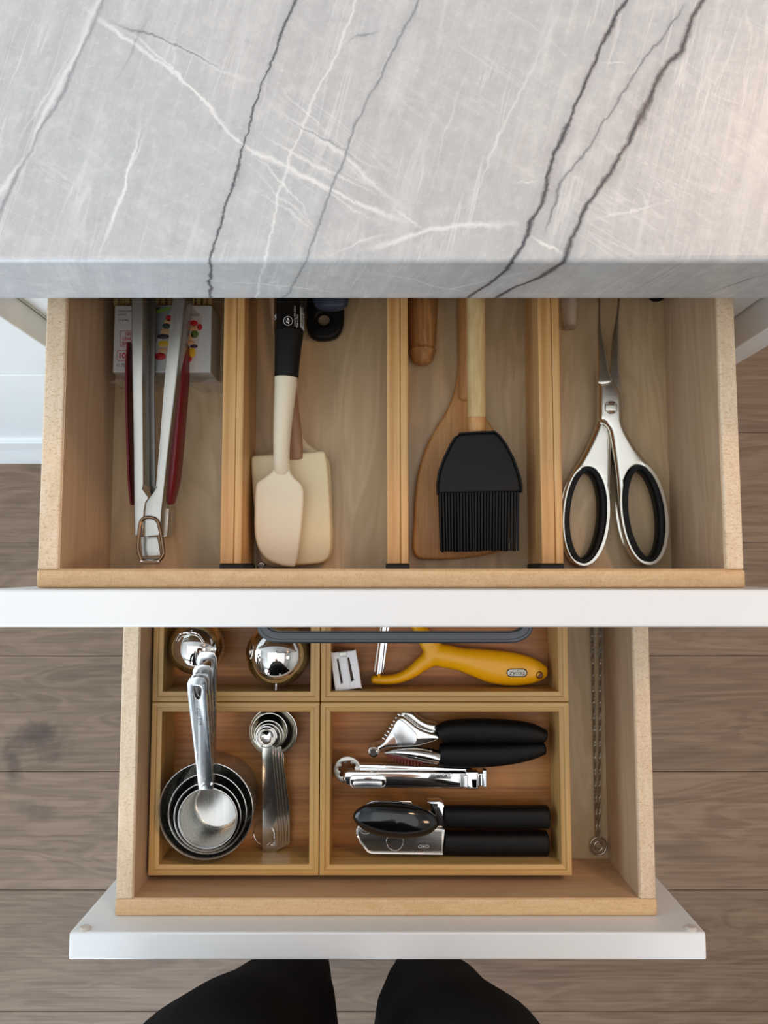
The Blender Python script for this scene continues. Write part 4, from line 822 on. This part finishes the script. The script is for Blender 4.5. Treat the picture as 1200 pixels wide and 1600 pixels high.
mk('press_head', plate([crom(up_, 3)], .6475, .020, .0022, 5), CHS, gp, label='mirror chrome press head')
mk('head_panel', plate([crom([(617, 1131), (624, 1124), (634, 1130), (646, 1141), (652, 1150), (650, 1160), (642, 1165), (622, 1165), (618, 1156), (614, 1144)], 3)], .6470, .0015, .0007, 3), SSB, gp)
mk('top_flange', plate([crom([(624, 1120), (628, 1113), (634, 1110), (645, 1113), (655, 1122), (668, 1129), (684, 1133), (685, 1148), (670, 1144), (655, 1137), (642, 1127), (632, 1120)], 3)], .6580, .0165, .003, 3), CH, gp)
mk('press_arm', loft([(602, 1175, .655, 5, .006), (620, 1174, .653, 12, .010), (645, 1176, .652, 20, .013), (670, 1180, .652, 23, .015), (684, 1183, .653, 22, .015)], cap=(.6, .1), seg=24), CHS, gp)
mk('hinge_pin', lathe([(0, .001), (.0028, .001), (.0031, .0002), (.0036, .0002), (.0041, .0008), (.0046, .0004), (.0050, -.001), (.0050, -.014), (0, -.014)], tuple(wp(583.5, 1174.5, .6462)), 'Z', 28), CHS, gp)
REDT = plain('dull red plastic', (120, 44, 40), .45)
for i in range(11):
    a = wp(608+i*5.0, 1184+i*1.25, .662); mk('cleaning_tooth', tube([(a.x, a.y+.003, a.z), (a.x, a.y-.0022, a.z-.0005)], .00085, 7), REDT, gp, label='dull red cleaning peg')
mk('peg_strip', plate([[(604, 1178), (664, 1189), (664, 1193), (604, 1182)]], .6605, .004, .0006), REDT, gp)
for i in range(8):
    a = wp(599+i*3.4, 1154-i*5.3, .656); mk('cleaning_tooth', tube([(a.x+.002, a.y-.001, a.z), (a.x-.0009, a.y+.0006, a.z)], .0009, 7), SSB, gp)
# slim chrome can opener
co = thing('slim_can_opener', 'slim all chrome can opener with toothed wheel between press and black opener', 'can opener', (wp(640, 1215, .66).x, wp(640, 1215, .66).y, HC-FB))
mk('body', plate([[(538, 1206), (546, 1204.5), (640, 1205), (725, 1206.5), (745, 1211), (745, 1230), (719, 1233), (640, 1232.5), (560, 1231.5), (541, 1228), (535, 1218)]], .6550, .0120, .0022, 4), CHS, co)
slot = rrect(549, 1219.5, 602, 1230, 5)
mk('slot_frame', plate([rrect(546.5, 1211, 603, 1232, 7), slot], .6538, .0016, .0007), CH, co); mk('slot_insert', plate([rrect(551, 1221, 597, 1229, 3)], .6537, .0010, .0004), SSB, co)
mk('rear_arm', plate([[(560, 1194), (650, 1196.5), (735, 1200), (742, 1203.5), (735, 1206.5), (560, 1204)]], .6605, .0085, .0016), CH, co)
wc = (543, 1203.5); teeth = []
for i in range(64):
    a = 2*math.pi*i/64; k = 11.5 if (i//4) % 2 else 14.5; teeth.append((wc[0]+k*math.cos(a), wc[1]+k*math.sin(a)))
mk('cutting_wheel', plate([ell(wc[0], wc[1], 21.5, 21.5, 0, 48), teeth], .6610, .0030, .0005), SSR, co, label='round toothed steel wheel')
mk('wheel_rim', plate([ell(wc[0], wc[1], 21.6, 21.6, 0, 48), ell(wc[0], wc[1], 20, 20, 0, 48)], .6645, .0035, .0006), CH, co)
mk('badge', plate([[(672, 1209), (708, 1209), (704, 1217), (669, 1216.5)]], .6546, .0006, .0002), SSB, co); text('EDMPORT', 688.5, 1213, .6539, 4.6, m=ENG, parent=co, align='CENTER', wide=1.05, bold=.02)
mk('hinge_block', plate([rrect(728, 1205.5, 748, 1234, 3)], .6530, .0145, .0018, 3), CH, co); mk('hinge_block', plate([rrect(719, 1211, 731, 1231, 2)], .6525, .0020, .0006), SSB, co)
mk('turn_key', join('k', plate([rrect(747, 1208, 756, 1229, 2)], .656, .006, .001), plate([rrect(755, 1203, 761, 1231, 1.8)], .6530, .012, .0012)), CH, co)
# black handled can opener
bo = thing('black_can_opener', 'steel can opener with large black oval turning knob and two black handles', 'can opener', (wp(700, 1300, .66).x, wp(700, 1300, .66).y, HC-FB))
mk('handle', loft([(696, 1275.5, .6565, 29, .017), (702, 1275.5, .6565, 33, .0175), (780, 1276, .6565, 34, .018), (855, 1276, .6565, 34, .0178)], cap=(.2, .25), seg=28, ex=2.6), BLK, bo, label='black rubber handle')
mk('handle', loft([(696, 1316.5, .6585, 32, .017), (702, 1316.5, .6585, 36, .0175), (780, 1317, .6585, 37, .018), (853, 1317, .6585, 37, .0178)], cap=(.2, .25), seg=28, ex=2.6), BLK, bo, label='black rubber handle')
mk('jaw_plate', plate([[(557, 1292), (560, 1289), (694, 1296.5), (694, 1332), (692, 1335), (580, 1333), (574, 1331), (561, 1315), (557, 1304)]], .6500, .0095, .0018, 3), SS, bo, label='lower steel jaw plate')
mk('jaw_rim', tube([wp(x, y_, .6500) for x, y_ in ((558, 1294), (558, 1304), (562, 1315), (575, 1331), (581, 1333), (692, 1334.5), (693.5, 1297), (664, 1296))], .0008, 8), CHS, bo)
mk('jaw_face', plate([[(560, 1294), (664, 1298.5), (690.5, 1299.5), (690, 1330), (583, 1329.5), (576, 1327.5), (564.5, 1313), (560.5, 1303)]], .6497, .0006, .0002), brushed('smoky steel', (120, 118, 114), .3, 0), bo)
mk('jaw_plate', plate([[(565, 1265), (572, 1256), (584, 1251), (642, 1252), (650, 1262), (655, 1290), (600, 1296), (566, 1290)]], .6545, .0030, .0008), SSB, bo, label='upper steel jaw plate')
mk('hook_jaw', plate([[(667, 1254.5), (668, 1252.5), (686, 1251.5), (692, 1254), (694.5, 1258), (694.5, 1294), (664, 1294), (662, 1283), (673, 1266), (671, 1257)]], .6530, .0110, .0014, 3), CH, bo)
mk('ring_mark', plate([ell(617, 1316, 14, 14), ell(617, 1316, 12.6, 12.6)], .6492, .0006, .0002), CHS, bo)
mk('ring_mark', plate([ell(571, 1298, 9, 6), ell(571, 1298, 7.6, 4.6)], .6492, .0006, .0002), CHS, bo)
kc = wp(618.5, 1281, .6395)
mk('knob_stem', lathe([(.006, 0), (.006, .012), (0, .012)], (kc.x, kc.y, HC-.6545), 'Z', 24), BLKG, bo)
def knob():
    V, Fc = [], []; nu, nv = 40, 16; rx, ry = 67*pxm(618, 1281, .64), 27.5*pxm(618, 1281, .64); rot = math.radians(-5)
    for j in range(nv+1):
        ph = -math.pi/2+math.pi*j/nv
        for i in range(nu):
            a = 2*math.pi*i/nu; cx, sx_ = math.cos(a), math.sin(a)
            k = abs(math.cos(ph))**.85 if j not in (0, nv) else 0
            x = rx*k*math.copysign(abs(cx)**.9, cx); y_ = ry*k*sx_*(1-.10*abs(cx)**4); z = .0105*math.sin(ph)*(1-.35*(x/rx)**2)
            V.append((kc.x+x*math.cos(rot)-y_*math.sin(rot), kc.y+x*math.sin(rot)+y_*math.cos(rot), kc.z+z))
    for j in range(nv):
        for i in range(nu): Fc.append((j*nu+i, j*nu+(i+1) % nu, (j+1)*nu+(i+1) % nu, (j+1)*nu+i))
    return mesh('knob', V, Fc)
mk('turning_knob', knob(), BLKG, bo, label='glossy black oval turning knob')
mk('knob_tab', plate([rrect(611, 1294, 632, 1302, 3)], .6352, .0020, .0006), BLKG, bo)
text('OXO', 662, 1323, .6490, 4.2, m=INKW, parent=bo, align='CENTER', wide=1.3); mk('oval_mark', plate([ell(662, 1323, 9, 3.8), ell(662, 1323, 8.3, 3.2)], .6490, .0005, .0001), INKS, bo)
text('1-800-555', 662, 1314, .6490, 4, m=INKS, parent=bo, align='CENTER')
# straw brushes
for (x0_, x1_, lr, lab) in ((925, 932, 12.5, 'twisted wire straw brush with larger end loop, nearer the boxes'), (941, 936, 6.5, 'twisted wire straw brush with smaller end loop, nearer the drawer side')):
    Dw = .6893 if lr > 10 else .6875
    t = thing('straw_brush', lab, 'brush', (wp(x0_, 1150, Dw).x, wp(x0_, 1150, Dw).y, HC-.6918))
    a, b2 = wp(x0_-2, 900, Dw), wp(x1_, 1309, Dw); n = 220; L = []
    for s in (0, math.pi):
        L.append(tube([a.lerp(b2, i/n)+Vector((math.cos(i*.95+s)*.00075, 0, math.sin(i*.95+s)*.00075)) for i in range(n+1)], .00062, 5))
    mk('wire', join('w', *L), plain('grey twisted wire', (168, 156, 136), .4, .8), t)
    c = wp(935, 1322, Dw); r = lr*pxm(935, 1322, Dw)
    mk('loop', tube([(c.x+r*math.cos(g), c.y+r*math.sin(g)*1.05, c.z) for g in [i*2*math.pi/32 for i in range(32)]], .0009, 8, True), plain('grey wire loop', (168, 154, 134), .3, .85), t)
    L = []; rnd = random.Random(3)
    for i in range(150):
        y_ = wp(600, 1032, Dw).y+.0009*i; u = (y_-a.y)/(b2.y-a.y); c = a.lerp(b2, u); g = rnd.uniform(0, math.pi); rr_ = .0034 if lr > 10 else .0030
        v = Vector((math.cos(g), 0, math.sin(g)*.6))*rr_; L.append(tube([c-v, c+v], .00022, 3))
    mk('bristles', join('b', *L), plain('pale nylon bristle', (190, 182, 168), .5), t, kind='stuff')

# ================================================================== PERSON
def person():
    J = [  # x, y, z, rx, ry, parent
        (-.035, -.36, .93, .150, .105, -1), (-.035, -.37, 1.06, .130, .095, 0), (-.035, -.40, 1.22, .145, .10, 1), (-.035, -.42, 1.36, .155, .085, 2), (-.035, -.41, 1.45, .055, .055, 3), (-.035, -.37, 1.55, .075, .09, 4), (-.035, -.35, 1.63, .078, .10, 5), (-.035, -.35, 1.69, .05, .06, 6)]
    for s in (-1, 1):
        cx = -.034; k = len(J)
        J += [(cx+s*.092, -.38, .82, .100, .096, 0), (cx+s*.105, -.415, .70, .095, .091, k), (cx+s*.103, -.436, .60, .089, .087, k+1), (cx+s*.096, -.488, .47, .082, .074, k+2), (cx+s*.090, -.545, .32, .086, .076, k+3), (cx+s*.090, -.60, .14, .056, .052, k+4), (cx+s*.092, -.625, .06, .050, .048, k+5), (cx+s*.100, -.54, .035, .046, .030, k+6), (cx+s*.105, -.48, .030, .034, .022, k+7)]
        k = len(J)
        J += [(cx+s*.17, -.43, 1.37, .055, .055, 3), (cx+s*.225, -.47, 1.22, .044, .044, k), (cx+s*.24, -.49, 1.08, .038, .038, k+1), (cx+s*.245, -.49, .94, .031, .031, k+2), (cx+s*.245, -.48, .85, .024, .027, k+3), (cx+s*.245, -.475, .79, .017, .034, k+4)]
        h = len(J)-1
        for f in range(4): n_ = len(J); J += [(cx+s*.245, -.500+.018*f, .745, .0085, .0085, h), (cx+s*.240, -.495+.017*f, .715-.004*(f in (1, 2)), .008, .008, n_), (cx+s*.232, -.493+.016*f, .690-.004*(f in (1, 2)), .007, .007, n_+1)]
        n_ = len(J); J += [(cx+s*.240, -.440, .785, .0095, .0095, h), (cx+s*.235, -.428, .755, .008, .008, n_)]
    V = [j[:3] for j in J]; E = [(j[5], i) for i, j in enumerate(J) if j[5] >= 0]
    me = bpy.data.meshes.new('person'); me.from_pydata(V, E, [])
    o = bpy.data.objects.new('tmp', me); COL.objects.link(o)
    sk_ = o.modifiers.new('s', 'SKIN'); sk_.use_smooth_shade = True
    for i, j in enumerate(J): me.skin_vertices[0].data[i].radius = (j[3], j[4])
    me.skin_vertices[0].data[0].use_root = True
    sb = o.modifiers.new('d', 'SUBSURF'); sb.levels = 2
    dg = bpy.context.evaluated_depsgraph_get(); r = bpy.data.meshes.new_from_object(o.evaluated_get(dg)); bpy.data.objects.remove(o)
    p = mk('person', r, LEG, label='person in black leggings standing in front of the opened drawers', cat='person', ang=180)
    for m_ in (TOP_, SKIN, HAIR, BLKS): r.materials.append(m_)
    for f in r.polygons:
        c = f.center+ORG[p]
        f.material_index = 4 if c.z < .075 else (2 if abs(c.x+.034) > .212 and c.z < .87 else 0 if c.z < .96 and abs(c.x+.034) < .205 else (2 if (1.44 < c.z < 1.62 and c.y > -.42) else (3 if c.z > 1.50 else 1)))
    return p
person()
